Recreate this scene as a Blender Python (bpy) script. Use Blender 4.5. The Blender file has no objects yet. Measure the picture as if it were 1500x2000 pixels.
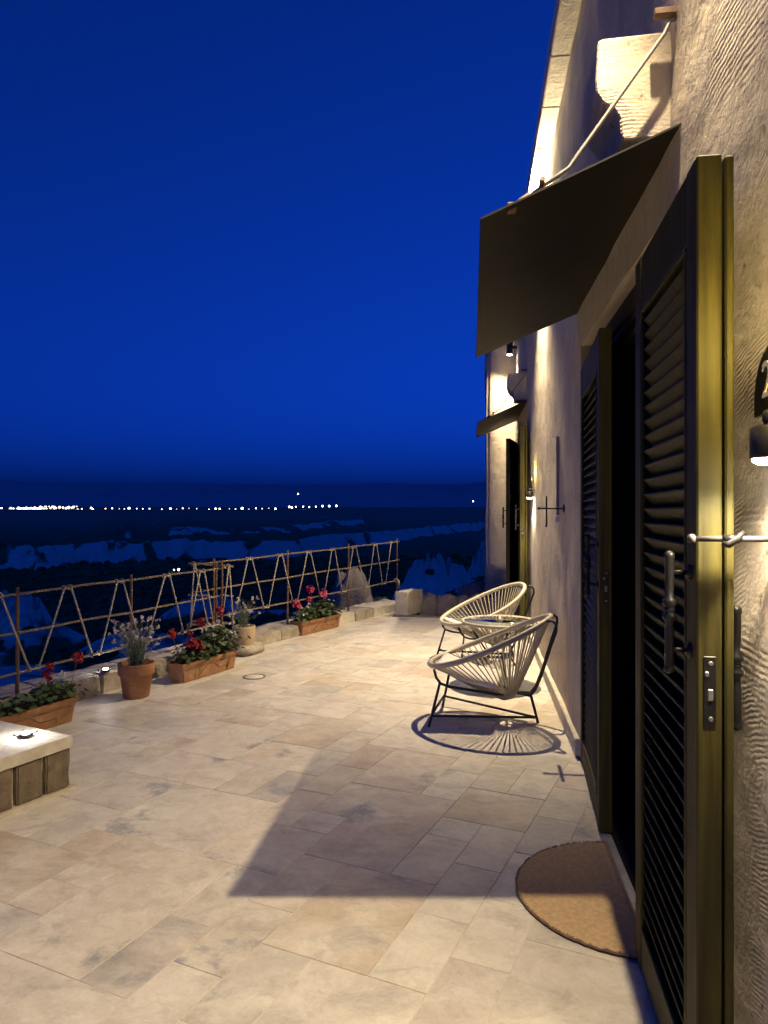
import bpy, bmesh, math, random
import numpy as np
from mathutils import Vector, Matrix, noise as mnoise
R = math.radians
random.seed(7)
sc = bpy.context.scene
col = sc.collection

# ------------------------------------------------------------------ camera
CAM_H = 1.45
cam = bpy.data.cameras.new('camera')
cam.sensor_fit = 'VERTICAL'; cam.sensor_height = 36.0; cam.lens = 1400 / 2000 * 36.0
cam.clip_start = 0.05; cam.clip_end = 30000
camo = bpy.data.objects.new('camera', cam); col.objects.link(camo)
camo.location = (0, 0, CAM_H)
camo.rotation_euler = (R(90), 0, math.atan(180 / 1400))
sc.camera = camo

# ------------------------------------------------------------------ sky (blue hour, sun already down)
world = bpy.data.worlds.new('World'); sc.world = world; world.use_nodes = True
wn = world.node_tree.nodes; wl = world.node_tree.links
sky = wn.new('ShaderNodeTexSky'); sky.sky_type = 'NISHITA'; sky.sun_disc = False
sky.sun_elevation = R(2.3); sky.sun_rotation = R(200); sky.altitude = 1100
sep = wn.new('ShaderNodeSeparateColor'); wl.new(sky.outputs[0], sep.inputs[0])   # the photo keeps little but the sky's blue
tint = wn.new('ShaderNodeMix'); tint.data_type = 'RGBA'; tint.blend_type = 'MULTIPLY'
tint.inputs[0].default_value = 1.0; tint.inputs[7].default_value = (0.005, 0.092, 1.0, 1)
wl.new(sep.outputs[2], tint.inputs[6])
bg = wn['Background']; bg.inputs['Strength'].default_value = 0.079
wl.new(tint.outputs[2], bg.inputs['Color'])

# ------------------------------------------------------------------ exposure
sc.view_settings.view_transform = 'Standard'; sc.view_settings.look = 'None'
sc.view_settings.exposure = 1.4; sc.view_settings.gamma = 1.0
sc.view_settings.use_curve_mapping = False
sc.cycles.use_denoising = True
sc.cycles.max_bounces = 8; sc.cycles.diffuse_bounces = 4; sc.cycles.glossy_bounces = 4
sc.cycles.sample_clamp_indirect = 6.0

# ------------------------------------------------------------------ helpers
def lin(c): return tuple(c) + (1.0,)

def new_mat(name):
    m = bpy.data.materials.new(name); m.use_nodes = True
    nt = m.node_tree
    return m, nt.nodes, nt.links, nt.nodes['Principled BSDF']

def coord(n, l, kind='Object', scale=(1, 1, 1)):
    tc = n.new('ShaderNodeTexCoord'); mp = n.new('ShaderNodeMapping')
    mp.inputs['Scale'].default_value = scale
    l.new(tc.outputs[kind], mp.inputs['Vector'])
    return mp.outputs['Vector']

def noise_tex(n, l, vec, scale, detail=6, rough=0.6, dist=0.0):
    t = n.new('ShaderNodeTexNoise'); t.inputs['Scale'].default_value = scale
    t.inputs['Detail'].default_value = detail; t.inputs['Roughness'].default_value = rough
    t.inputs['Distortion'].default_value = dist
    l.new(vec, t.inputs['Vector'])
    return t

def ramp(n, l, fac, stops):
    r = n.new('ShaderNodeValToRGB'); e = r.color_ramp.elements
    while len(e) < len(stops): e.new(0.5)
    for i, (p, c) in enumerate(stops):
        e[i].position = p; e[i].color = lin(c) if len(c) == 3 else c
    l.new(fac, r.inputs['Fac'])
    return r.outputs['Color']

def mixc(n, l, fac, a, b, mode='MIX'):
    m = n.new('ShaderNodeMix'); m.data_type = 'RGBA'; m.blend_type = mode
    for s, v in ((m.inputs[0], fac), (m.inputs[6], a), (m.inputs[7], b)):
        if hasattr(v, 'is_linked') or hasattr(v, 'links'): l.new(v, s)
        elif isinstance(v, (int, float)): s.default_value = v
        else: s.default_value = lin(v)
    return m.outputs[2]

def bump(n, l, bsdf, height, strength, distance, prev=None):
    b = n.new('ShaderNodeBump'); b.inputs['Strength'].default_value = strength
    b.inputs['Distance'].default_value = distance
    l.new(height, b.inputs['Height'])
    if prev is not None: l.new(prev, b.inputs['Normal'])
    l.new(b.outputs['Normal'], bsdf.inputs['Normal'])
    return b.outputs['Normal']

def mth(n, l, op, a, b=None):
    m = n.new('ShaderNodeMath'); m.operation = op
    for s, v in ((m.inputs[0], a), (m.inputs[1], b)):
        if v is None: continue
        if isinstance(v, (int, float)): s.default_value = v
        else: l.new(v, s)
    return m.outputs[0]

def simple(name, c1, c2, scale=8, rough=0.7, metal=0.0, bstr=0.3, bdist=0.002, kind='Object', bscale=None, spec=0.5):
    m, n, l, b = new_mat(name)
    v = coord(n, l, kind)
    t = noise_tex(n, l, v, scale)
    l.new(ramp(n, l, t.outputs['Fac'], [(0.3, c1), (0.7, c2)]), b.inputs['Base Color'])
    b.inputs['Roughness'].default_value = rough; b.inputs['Metallic'].default_value = metal
    b.inputs['Specular IOR Level'].default_value = spec
    if bstr:
        t2 = noise_tex(n, l, v, bscale or scale * 4)
        bump(n, l, b, t2.outputs['Fac'], bstr, bdist)
    return m

def emit(name, c, s):
    m = bpy.data.materials.new(name); m.use_nodes = True
    n = m.node_tree.nodes; l = m.node_tree.links
    n.remove(n['Principled BSDF'])
    e = n.new('ShaderNodeEmission'); e.inputs[0].default_value = lin(c); e.inputs[1].default_value = s
    l.new(e.outputs[0], n['Material Output'].inputs[0])
    return m

class MB:
    """collects shapes, then links them as ONE mesh object"""
    def __init__(s): s.v = []; s.f = []; s.m = []; s.sm = []
    def add(s, v, f, mi=0, smooth=False):
        o = len(s.v); s.v += [tuple(p) for p in v]
        s.f += [tuple(i + o for i in q) for q in f]; s.m += [mi] * len(f); s.sm += [smooth] * len(f)
        return s
    def box(s, c, d, M=None, mi=0):
        h = [x / 2 for x in d]
        v = [Vector((c[0] + i * h[0], c[1] + j * h[1], c[2] + k * h[2])) for i in (-1, 1) for j in (-1, 1) for k in (-1, 1)]
        if M is not None: v = [M @ p for p in v]
        return s.add(v, [(0, 1, 3, 2), (4, 6, 7, 5), (0, 4, 5, 1), (2, 3, 7, 6), (0, 2, 6, 4), (1, 5, 7, 3)], mi)
    def bev(s, c, d, b=0.004, M=None, mi=0):
        bm = bmesh.new(); bmesh.ops.create_cube(bm, size=1)
        for p in bm.verts: p.co = Vector((p.co.x * d[0], p.co.y * d[1], p.co.z * d[2]))
        bmesh.ops.bevel(bm, geom=bm.edges[:], offset=b, segments=1, affect='EDGES')
        return s.bm(bm, Matrix.Translation(c) if M is None else M @ Matrix.Translation(c), mi)
    def bm(s, bm, M=None, mi=0, smooth=False):
        bm.verts.index_update()
        v = [(M @ p.co) if M is not None else p.co.copy() for p in bm.verts]
        f = [[q.index for q in fa.verts] for fa in bm.faces]
        bm.free(); return s.add(v, f, mi, smooth)
    def tube(s, pts, r, n=8, closed=False, mi=0, cap=True):
        P = [Vector(p) for p in pts]; k = len(P)
        rr = r if isinstance(r, (list, tuple)) else [r] * k
        T = []
        for i in range(k):
            a = P[(i - 1) % k] if (closed or i > 0) else P[i]
            b = P[(i + 1) % k] if (closed or i < k - 1) else P[i]
            d = b - a; T.append(d.normalized() if d.length > 1e-9 else Vector((0, 0, 1)))
        u = T[0].orthogonal().normalized(); V = []
        for i in range(k):
            u = (u - T[i] * u.dot(T[i])); u = u.normalized() if u.length > 1e-6 else T[i].orthogonal().normalized()
            w = T[i].cross(u)
            for j in range(n):
                a = 2 * math.pi * j / n
                V.append(P[i] + (u * math.cos(a) + w * math.sin(a)) * rr[i])
        F = []
        for i in range(k if closed else k - 1):
            i2 = (i + 1) % k
            for j in range(n):
                j2 = (j + 1) % n
                F.append((i * n + j, i * n + j2, i2 * n + j2, i2 * n + j))
        s.add(V, F, mi, True)
        if cap and not closed:
            o = len(s.v) - len(V)
            s.f.append(tuple(o + j for j in reversed(range(n)))); s.m.append(mi); s.sm.append(False)
            s.f.append(tuple(o + (k - 1) * n + j for j in range(n))); s.m.append(mi); s.sm.append(False)
        return s
    def lathe(s, prof, n=20, M=None, mi=0, smooth=True):
        V = []; F = []; k = len(prof)
        for (r, z) in prof:
            for j in range(n):
                a = 2 * math.pi * j / n; p = Vector((r * math.cos(a), r * math.sin(a), z))
                V.append(M @ p if M is not None else p)
        for i in range(k - 1):
            for j in range(n):
                j2 = (j + 1) % n
                F.append((i * n + j, i * n + j2, (i + 1) * n + j2, (i + 1) * n + j))
        s.add(V, F, mi, smooth)
        o = len(s.v) - len(V)
        for ring, rev in ((0, True), (k - 1, False)):
            if prof[ring][0] > 1e-5:
                q = [o + ring * n + j for j in range(n)]
                s.f.append(tuple(reversed(q)) if rev else tuple(q)); s.m.append(mi); s.sm.append(False)
        return s
    def mesh(s, name, mats, M=None):
        me = bpy.data.meshes.new(name)
        me.from_pydata([tuple(M @ Vector(p)) for p in s.v] if M is not None else s.v, [], s.f)
        for m in (mats if isinstance(mats, (list, tuple)) else [mats]): me.materials.append(m)
        me.polygons.foreach_set('material_index', s.m)
        me.polygons.foreach_set('use_smooth', s.sm)
        me.update(); return me
    def build(s, name, mats, parent=None, world=False):
        M = None
        if world and parent is not None: M = wmat(parent).inverted()
        o = bpy.data.objects.new(name, s.mesh(name, mats, M)); col.objects.link(o)
        if parent is not None: o.parent = parent
        return o

def wmat(o):
    M = Matrix.LocRotScale(o.location, o.rotation_euler, o.scale)
    return wmat(o.parent) @ M if o.parent else M

def tag(o, label=None, cat=None, group=None, kind=None):
    if label: o['label'] = label
    if cat: o['category'] = cat
    if group: o['group'] = group
    if kind: o['kind'] = kind
    return o

def thing(name, label, cat, loc=(0, 0, 0), rz=0, group=None):
    o = bpy.data.objects.new(name, None); col.objects.link(o)
    o.empty_display_size = 0.1; o.location = loc; o.rotation_euler = (0, 0, rz)
    return tag(o, label, cat, group)

def linkobj(name, me, parent=None, loc=(0, 0, 0), rz=0):
    o = bpy.data.objects.new(name, me); col.objects.link(o)
    o.location = loc; o.rotation_euler = (0, 0, rz)
    if parent is not None: o.parent = parent
    return o

def copy_tree(o, parent=None):
    c = o.copy(); col.objects.link(c); c.parent = parent
    for ch in list(o.children): copy_tree(ch, c)
    return c

def rough_box(d, seg=0.06, amp=0.012, bev=0.02, seed=0, fr=6.0):
    """a worked stone: box with rounded arrises and uneven faces, centred, base at z=0"""
    bm = bmesh.new(); bmesh.ops.create_cube(bm, size=1)
    for p in bm.verts: p.co = Vector((p.co.x * d[0], p.co.y * d[1], (p.co.z + 0.5) * d[2]))
    bmesh.ops.bevel(bm, geom=bm.edges[:], offset=bev, segments=2, affect='EDGES')
    cuts = max(1, min(6, int(max(d) / seg / 2)))
    bmesh.ops.subdivide_edges(bm, edges=[e for e in bm.edges if e.calc_length() > seg], cuts=cuts, use_grid_fill=True)
    off = Vector((seed * 3.7, seed * 1.3, seed * 2.1))
    for p in bm.verts:
        q = p.co * fr + off
        p.co += Vector((mnoise.noise(q), mnoise.noise(q + Vector((9, 0, 0))), mnoise.noise(q + Vector((0, 9, 0))))) * amp
    return bm

def boulder_bm(d, seed, amp=0.22, sub=4):
    bm = bmesh.new(); bmesh.ops.create_icosphere(bm, subdivisions=sub, radius=1)
    off = Vector((seed * 5.1, seed * 2.3, seed * 1.7))
    for p in bm.verts:
        c = p.co.copy(); k = max(abs(c.x), abs(c.y), abs(c.z)); c = c * (1 + 0.35 * (1 / k - 1))     # squarish
        f = 1 + amp * mnoise.noise(p.co * 1.6 + off) + amp * 0.5 * mnoise.noise(p.co * 3.7 + off) + amp * 0.22 * mnoise.noise(p.co * 9 + off)
        p.co = Vector((c.x * d[0], c.y * d[1], c.z * d[2])) * f * 0.5
    return bm

def hash2(ix, iy, seed):
    h = (ix.astype(np.int64) * 374761393 + iy.astype(np.int64) * 668265263 + seed * 1442695041) & 0xffffffff
    h = ((h ^ (h >> 13)) * 1274126177) & 0xffffffff
    return ((h ^ (h >> 16)) & 0xffff) / 65535.0

def vnoise(x, y, seed=0):
    ix = np.floor(x); iy = np.floor(y); fx = x - ix; fy = y - iy
    fx = fx * fx * (3 - 2 * fx); fy = fy * fy * (3 - 2 * fy)
    a = hash2(ix, iy, seed); b = hash2(ix + 1, iy, seed); c = hash2(ix, iy + 1, seed); d = hash2(ix + 1, iy + 1, seed)
    return (a + (b - a) * fx) * (1 - fy) + (c + (d - c) * fx) * fy

def fbm(x, y, seed=0, oct=5, gain=0.5):
    s = 0; a = 1.0; t = 0
    for o in range(oct):
        s = s + a * vnoise(x * 2 ** o, y * 2 ** o, seed + o * 17); t += a; a *= gain
    return s / t

# ------------------------------------------------------------------ materials
def mat_wall(name='tuff_wall', lo=0.47, hi=0.62, depth=0.0026):
    m, n, l, b = new_mat(name)
    v = coord(n, l, 'Object')
    big = noise_tex(n, l, v, 0.9, 5, 0.6); mid = noise_tex(n, l, v, 5, 8, 0.65); fine = noise_tex(n, l, v, 60, 4, 0.7)
    c = ramp(n, l, mid.outputs['Fac'], [(0.25, (0.37, 0.315, 0.235)), (0.5, (0.52, 0.455, 0.355)), (0.75, (0.63, 0.57, 0.465))])
    c = mixc(n, l, ramp(n, l, big.outputs['Fac'], [(0.35, (0, 0, 0)), (0.7, (1, 1, 1))]), c, (0.57, 0.49, 0.385))
    sv = coord(n, l, 'Object', (1, 3.2, 0.55)); stn = noise_tex(n, l, sv, 2.4, 6, 0.65)
    c = mixc(n, l, ramp(n, l, stn.outputs['Fac'], [(0.54, (0, 0, 0)), (0.72, (0.5, 0.5, 0.5))]), c, (0.36, 0.29, 0.20))
    pit = noise_tex(n, l, v, 26, 3, 0.5)
    pm = ramp(n, l, pit.outputs['Fac'], [(0.27, (1, 1, 1)), (0.33, (0, 0, 0))])
    c = mixc(n, l, pm, c, (0.25, 0.21, 0.16))
    l.new(c, b.inputs['Base Color'])
    b.inputs['Roughness'].default_value = 0.9; b.inputs['Specular IOR Level'].default_value = 0.2
    # comb-chisel strokes: wavy bands, patchy
    warp = noise_tex(n, l, v, 2.2, 2, 0.5)
    wv = n.new('ShaderNodeVectorMath'); wv.operation = 'MULTIPLY_ADD'
    wv.inputs[1].default_value = (0.10, 0.10, 0.10)
    l.new(warp.outputs['Color'], wv.inputs[0]); l.new(v, wv.inputs[2])
    wave = n.new('ShaderNodeTexWave'); wave.wave_type = 'BANDS'; wave.bands_direction = 'Z'
    wave.inputs['Scale'].default_value = 19; wave.inputs['Distortion'].default_value = 3.4
    wave.inputs['Detail'].default_value = 3.0; wave.inputs['Detail Scale'].default_value = 1.6
    l.new(wv.outputs[0], wave.inputs['Vector'])
    patch = noise_tex(n, l, v, 2.6, 3, 0.5)
    pmask = ramp(n, l, patch.outputs['Fac'], [(lo, (0.03, 0.03, 0.03)), (hi, (1, 1, 1))])
    mp2 = n.new('ShaderNodeMapping'); mp2.inputs['Rotation'].default_value = (R(17), 0, 0); l.new(wv.outputs[0], mp2.inputs['Vector'])
    wave2 = n.new('ShaderNodeTexWave'); wave2.bands_direction = 'Z'; wave2.inputs['Scale'].default_value = 27; wave2.inputs['Distortion'].default_value = 4.5; wave2.inputs['Detail'].default_value = 3.0
    l.new(mp2.outputs[0], wave2.inputs['Vector'])
    which = noise_tex(n, l, v, 1.7, 2, 0.5); wsel = ramp(n, l, which.outputs['Fac'], [(0.46, (0, 0, 0)), (0.54, (1, 1, 1))])
    strokes = mth(n, l, 'MULTIPLY', mixc(n, l, wsel, wave.outputs['Color'], wave2.outputs['Color']), pmask)
    sx = n.new('ShaderNodeSeparateXYZ'); l.new(v, sx.inputs[0]); cx = n.new('ShaderNodeCombineXYZ'); l.new(sx.outputs[1], cx.inputs[0]); l.new(sx.outputs[2], cx.inputs[1])
    jw = n.new('ShaderNodeVectorMath'); jw.operation = 'MULTIPLY_ADD'; jw.inputs[1].default_value = (0.03, 0.03, 0.0); l.new(mid.outputs['Color'], jw.inputs[0]); l.new(cx.outputs[0], jw.inputs[2])
    bk = n.new('ShaderNodeTexBrick'); bk.inputs['Scale'].default_value = 1.0; bk.inputs['Brick Width'].default_value = 0.92; bk.inputs['Row Height'].default_value = 0.46
    bk.inputs['Mortar Size'].default_value = 0.006; bk.inputs['Mortar Smooth'].default_value = 0.6; l.new(jw.outputs[0], bk.inputs['Vector'])
    n0 = bump(n, l, b, bk.outputs['Fac'], -0.35, 0.006)
    n1 = bump(n, l, b, strokes, 0.5, depth, n0)
    n2 = bump(n, l, b, mid.outputs['Fac'], 0.5, 0.03, n1)
    n3 = bump(n, l, b, fine.outputs['Fac'], 0.35, 0.004, n2)
    bump(n, l, b, pm, -0.6, 0.006, n3)
    return m

def mat_tile():
    m, n, l, b = new_mat('travertine_tile')
    tc = n.new('ShaderNodeTexCoord'); oi = n.new('ShaderNodeObjectInfo'); geo = n.new('ShaderNodeNewGeometry')
    add = n.new('ShaderNodeVectorMath'); add.operation = 'MULTIPLY_ADD'
    comb = n.new('ShaderNodeCombineXYZ')
    for i in range(3): l.new(oi.outputs['Random'], comb.inputs[i])
    add.inputs[1].default_value = (37, 53, 11)
    l.new(comb.outputs[0], add.inputs[0]); l.new(geo.outputs['Position'], add.inputs[2])
    v = add.outputs[0]
    base = ramp(n, l, oi.outputs['Random'], [(0.0, (0.50, 0.455, 0.37)), (0.20, (0.54, 0.49, 0.405)), (0.36, (0.46, 0.42, 0.345)), (0.50, (0.55, 0.50, 0.41)),
                                             (0.60, (0.42, 0.335, 0.225)), (0.70, (0.52, 0.475, 0.39)), (0.80, (0.34, 0.315, 0.27)), (0.88, (0.50, 0.41, 0.345)), (0.96, (0.40, 0.33, 0.235))])
    st = n.new('ShaderNodeMapping'); st.inputs['Scale'].default_value = (1.0, 1.5, 1.0); st.inputs['Rotation'].default_value = (0, 0, R(-20))
    l.new(v, st.inputs['Vector'])
    cloud = noise_tex(n, l, st.outputs[0], 2.6, 8, 0.62, 0.6)
    c = mixc(n, l, ramp(n, l, cloud.outputs['Fac'], [(0.42, (0, 0, 0)), (0.66, (0.85, 0.85, 0.85))]), base, (0.60, 0.555, 0.465))
    dk = noise_tex(n, l, st.outputs[0], 4.2, 8, 0.7, 0.8)
    c = mixc(n, l, ramp(n, l, dk.outputs['Fac'], [(0.52, (0, 0, 0)), (0.74, (0.85, 0.85, 0.85))]), c, (0.28, 0.255, 0.215))
    warm = noise_tex(n, l, v, 1.7, 5, 0.6)
    c = mixc(n, l, ramp(n, l, warm.outputs['Fac'], [(0.57, (0, 0, 0)), (0.75, (0.5, 0.5, 0.5))]), c, (0.55, 0.43, 0.29))
    blue = noise_tex(n, l, v, 1.9, 7, 0.66)
    c = mixc(n, l, ramp(n, l, blue.outputs['Fac'], [(0.60, (0, 0, 0)), (0.66, (0.8, 0.8, 0.8))]), c, (0.19, 0.205, 0.225))
    mot = noise_tex(n, l, v, 8.5, 9, 0.72, 0.5)
    c = mixc(n, l, 0.55, c, ramp(n, l, mot.outputs['Fac'], [(0.30, (0.50, 0.47, 0.44)), (0.5, (0.86, 0.85, 0.83)), (0.70, (1.12, 1.12, 1.12))]), 'MULTIPLY')
    c = mixc(n, l, 1.0, c, (1.20, 1.23, 1.30), 'MULTIPLY')
    fine = noise_tex(n, l, v, 70, 4, 0.7)
    c = mixc(n, l, 0.15, c, ramp(n, l, fine.outputs['Fac'], [(0.35, (0.3, 0.26, 0.22)), (0.65, (0.68, 0.62, 0.55))]))
    l.new(c, b.inputs['Base Color'])
    l.new(ramp(n, l, cloud.outputs['Fac'], [(0.3, (0.42, 0.42, 0.42)), (0.7, (0.62, 0.62, 0.62))]), b.inputs['Roughness'])
    b.inputs['Specular IOR Level'].default_value = 0.35
    n1 = bump(n, l, b, cloud.outputs['Fac'], 0.25, 0.006)
    bump(n, l, b, fine.outputs['Fac'], 0.25, 0.0015, n1)
    return m

def mat_paint():
    m, n, l, b = new_mat('olive_door_paint')
    v = coord(n, l, 'Object', (14, 14, 0.8))
    t = noise_tex(n, l, v, 3, 6, 0.6)
    v2 = coord(n, l, 'Object'); t2 = noise_tex(n, l, v2, 5, 5, 0.6)
    c = ramp(n, l, t.outputs['Fac'], [(0.32, (0.022, 0.018, 0.003)), (0.5, (0.046, 0.039, 0.006)), (0.68, (0.074, 0.062, 0.010))])
    c = mixc(n, l, ramp(n, l, t2.outputs['Fac'], [(0.45, (0, 0, 0)), (0.75, (0.7, 0.7, 0.7))]), c, (0.030, 0.031, 0.009))
    sc_ = noise_tex(n, l, v2, 38, 5, 0.75); c = mixc(n, l, ramp(n, l, sc_.outputs['Fac'], [(0.66, (0, 0, 0)), (0.72, (0.6, 0.6, 0.6))]), c, (0.10, 0.085, 0.045))
    l.new(c, b.inputs['Base Color']); b.inputs['Roughness'].default_value = 0.62; b.inputs['Specular IOR Level'].default_value = 0.25
    bump(n, l, b, t.outputs['Fac'], 0.12, 0.002)
    return m

M_WALL = mat_wall(); M_CORBEL = mat_wall('combed_corbel_stone', 0.40, 0.55, 0.0030); M_TILE = mat_tile(); M_PAINT = mat_paint()
M_GROUT = simple('grout', (0.52, 0.47, 0.40), (0.64, 0.58, 0.50), 30, 0.9)
M_LIME = simple('limestone', (0.46, 0.42, 0.34), (0.66, 0.61, 0.50), 9, 0.88, bstr=0.7, bdist=0.01)
M_CURB = simple('mortared_stone', (0.24, 0.21, 0.17), (0.50, 0.45, 0.37), 7, 0.92, bstr=0.8, bdist=0.014)
M_BROWN = simple('brown_tuff_block', (0.11, 0.082, 0.055), (0.24, 0.185, 0.13), 14, 0.95, bstr=0.8, bdist=0.01)
M_MORTAR = simple('mortar', (0.42, 0.37, 0.28), (0.55, 0.49, 0.38), 20, 0.95, bstr=0.8, bdist=0.008)
M_ROCK = simple('weathered_rock', (0.17, 0.145, 0.14), (0.33, 0.285, 0.27), 6, 0.95, bstr=0.9, bdist=0.03)
M_IRON = simple('black_iron', (0.010, 0.010, 0.009), (0.02, 0.019, 0.017), 20, 0.36, metal=0.3, bstr=0.15)
M_RUST = simple('rusty_iron', (0.10, 0.055, 0.035), (0.19, 0.12, 0.085), 30, 0.8, metal=0.2, bstr=0.4)
M_ROD = simple('painted_steel_rod', (0.20, 0.185, 0.17), (0.28, 0.26, 0.24), 15, 0.6, metal=0.2, bstr=0.1)
M_SHEET = simple('weathered_sheet_steel', (0.008, 0.0070, 0.0052), (0.018, 0.0155, 0.011), 2.5, 0.62, metal=0.25, bstr=0.3, bdist=0.004, bscale=6)
M_POLE = simple('bare_wood_pole', (0.15, 0.115, 0.08), (0.27, 0.21, 0.155), 25, 0.85, bstr=0.5, bdist=0.003)
M_ROPE = simple('hemp_rope', (0.36, 0.31, 0.22), (0.54, 0.475, 0.36), 90, 0.95, bstr=0.8, bdist=0.003, bscale=160)
M_CORD = simple('cream_pvc_cord', (0.38, 0.34, 0.25), (0.46, 0.415, 0.31), 20, 0.5, bstr=0.1)
M_FRAME = simple('black_powder_coat', (0.010, 0.010, 0.011), (0.018, 0.018, 0.018), 30, 0.45, bstr=0.1)
M_CUSHION = simple('white_cushion_cloth', (0.62, 0.58, 0.54), (0.72, 0.69, 0.64), 12, 0.95, bstr=0.4, bdist=0.002, bscale=200)
M_TERRA = simple('terracotta', (0.27, 0.115, 0.055), (0.38, 0.18, 0.09), 9, 0.85, bstr=0.35, bdist=0.002)
M_PLAST = simple('terracotta_planter', (0.26, 0.118, 0.048), (0.34, 0.16, 0.07), 6, 0.6, bstr=0.15, bdist=0.001)
def bloom(m):
    n = m.node_tree.nodes; l = m.node_tree.links; b = n['Principled BSDF']; src = b.inputs['Base Color'].links[0].from_socket
    v = coord(n, l, 'Object'); t = noise_tex(n, l, v, 11, 7, 0.7)
    l.new(mixc(n, l, ramp(n, l, t.outputs['Fac'], [(0.52, (0, 0, 0)), (0.74, (0.5, 0.5, 0.5))]), src, (0.50, 0.42, 0.33)), b.inputs['Base Color'])
bloom(M_TERRA); bloom(M_PLAST)
M_TANPOT = simple('tan_clay', (0.42, 0.31, 0.19), (0.52, 0.40, 0.26), 10, 0.85, bstr=0.3)
M_SOIL = simple('potting_soil', (0.030, 0.020, 0.014), (0.06, 0.042, 0.03), 40, 1.0, bstr=1.0, bdist=0.01)
M_LEAF = simple('geranium_leaf', (0.035, 0.065, 0.020), (0.075, 0.12, 0.035), 12, 0.6, bstr=0.2)
M_LEAF2 = simple('grey_green_stem', (0.10, 0.13, 0.085), (0.16, 0.19, 0.125), 12, 0.7, bstr=0.1)
M_STEM = simple('brown_stem', (0.07, 0.05, 0.03), (0.12, 0.08, 0.05), 20, 0.8, bstr=0.2)
M_RED = simple('red_petal', (0.22, 0.003, 0.008), (0.36, 0.008, 0.014), 25, 0.6, bstr=0.1)
M_PINK = simple('pink_petal', (0.40, 0.02, 0.075), (0.56, 0.06, 0.14), 25, 0.6, bstr=0.1)
M_WHITE = simple('white_petal', (0.62, 0.58, 0.52), (0.78, 0.75, 0.70), 25, 0.6, bstr=0.1)
M_PALEP = simple('pale_pink_petal', (0.60, 0.46, 0.46), (0.76, 0.66, 0.62), 25, 0.6, bstr=0.1)
M_COIR = simple('coir_mat', (0.36, 0.24, 0.125), (0.52, 0.37, 0.21), 60, 1.0, bstr=0.5, bdist=0.004, bscale=260)
M_RUBBER = simple('dark_mat_backing', (0.05, 0.035, 0.025), (0.09, 0.06, 0.04), 40, 0.95, bstr=0.5)
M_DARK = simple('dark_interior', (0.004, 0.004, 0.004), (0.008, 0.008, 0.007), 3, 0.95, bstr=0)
M_LAMP = simple('anthracite_lamp_body', (0.02, 0.02, 0.021), (0.03, 0.03, 0.031), 20, 0.4, metal=0.3, bstr=0.1)
M_PLATE = simple('black_sign_plate', (0.008, 0.008, 0.009), (0.013, 0.013, 0.013), 10, 0.3, bstr=0)
M_DIGIT = simple('cream_digit', (0.70, 0.64, 0.46), (0.78, 0.72, 0.55), 10, 0.5, bstr=0)
M_STEEL = simple('brushed_steel', (0.20, 0.195, 0.18), (0.28, 0.27, 0.25), 30, 0.45, metal=0.6, bstr=0.1)
M_DRAIN = simple('cast_drain_ring', (0.14, 0.125, 0.11), (0.24, 0.215, 0.185), 30, 0.7, metal=0.3, bstr=0.4)
M_GLOW_W = emit('lit_lens_white', (1.0, 0.90, 0.72), 30)
M_GLOW_S = emit('lit_spot_white', (1.0, 0.96, 0.92), 23)
M_TOWN_W = emit('street_lamp_white', (1.0, 0.93, 0.80), 3.5)
M_TOWN_D = emit('street_lamp_dim', (1.0, 0.85, 0.65), 0.9)
M_TOWN_O = emit('street_lamp_orange', (1.0, 0.55, 0.25), 3.5)

def mat_glass():
    m, n, l, b = new_mat('smoked_table_glass')
    v = coord(n, l); t = noise_tex(n, l, v, 3)
    l.new(ramp(n, l, t.outputs['Fac'], [(0.4, (0.55, 0.62, 0.64)), (0.6, (0.60, 0.66, 0.68))]), b.inputs['Base Color'])
    b.inputs['Roughness'].default_value = 0.03; b.inputs['Transmission Weight'].default_value = 1.0; b.inputs['IOR'].default_value = 1.5
    return m
M_GLASS = mat_glass()

def mat_terrain():
    m, n, l, b = new_mat('badland_terrain')
    at = n.new('ShaderNodeAttribute'); at.attribute_name = 'pale'
    v = coord(n, l, 'Object')
    t = noise_tex(n, l, v, 0.06, 8, 0.7); t2 = noise_tex(n, l, v, 0.6, 6, 0.7)
    s = mth(n, l, 'ADD', at.outputs['Fac'], mth(n, l, 'MULTIPLY', mth(n, l, 'SUBTRACT', t.outputs['Fac'], 0.5), 1.2))
    s = mth(n, l, 'ADD', s, mth(n, l, 'MULTIPLY', mth(n, l, 'SUBTRACT', t2.outputs['Fac'], 0.5), 0.7))
    k = ramp(n, l, s, [(0.36, (0, 0, 0)), (0.66, (1, 1, 1))])
    veg = ramp(n, l, t2.outputs['Fac'], [(0.3, (0.075, 0.115, 0.05)), (0.7, (0.17, 0.225, 0.10))])
    at2 = n.new('ShaderNodeAttribute'); at2.attribute_name = 'far_haze'  # ground turns paler with distance: haze put into the colour
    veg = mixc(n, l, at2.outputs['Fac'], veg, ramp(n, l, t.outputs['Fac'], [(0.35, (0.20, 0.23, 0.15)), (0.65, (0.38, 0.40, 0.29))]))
    rock = ramp(n, l, t2.outputs['Fac'], [(0.3, (0.68, 0.72, 0.57)), (0.7, (0.86, 0.88, 0.72))])
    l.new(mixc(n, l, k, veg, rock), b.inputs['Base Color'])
    b.inputs['Roughness'].default_value = 1.0; b.inputs['Specular IOR Level'].default_value = 0.0
    bump(n, l, b, t2.outputs['Fac'], 0.8, 1.0)
    return m
M_TERRAIN = mat_terrain()
M_MOUNT = simple('far_hill', (0.46, 0.46, 0.46), (0.54, 0.54, 0.54), 0.002, 1.0, bstr=0, spec=0.0)
M_SCRUB = simple('scrub_foliage', (0.06, 0.09, 0.04), (0.14, 0.185, 0.08), 0.6, 1.0, bstr=0, spec=0.0)

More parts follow.
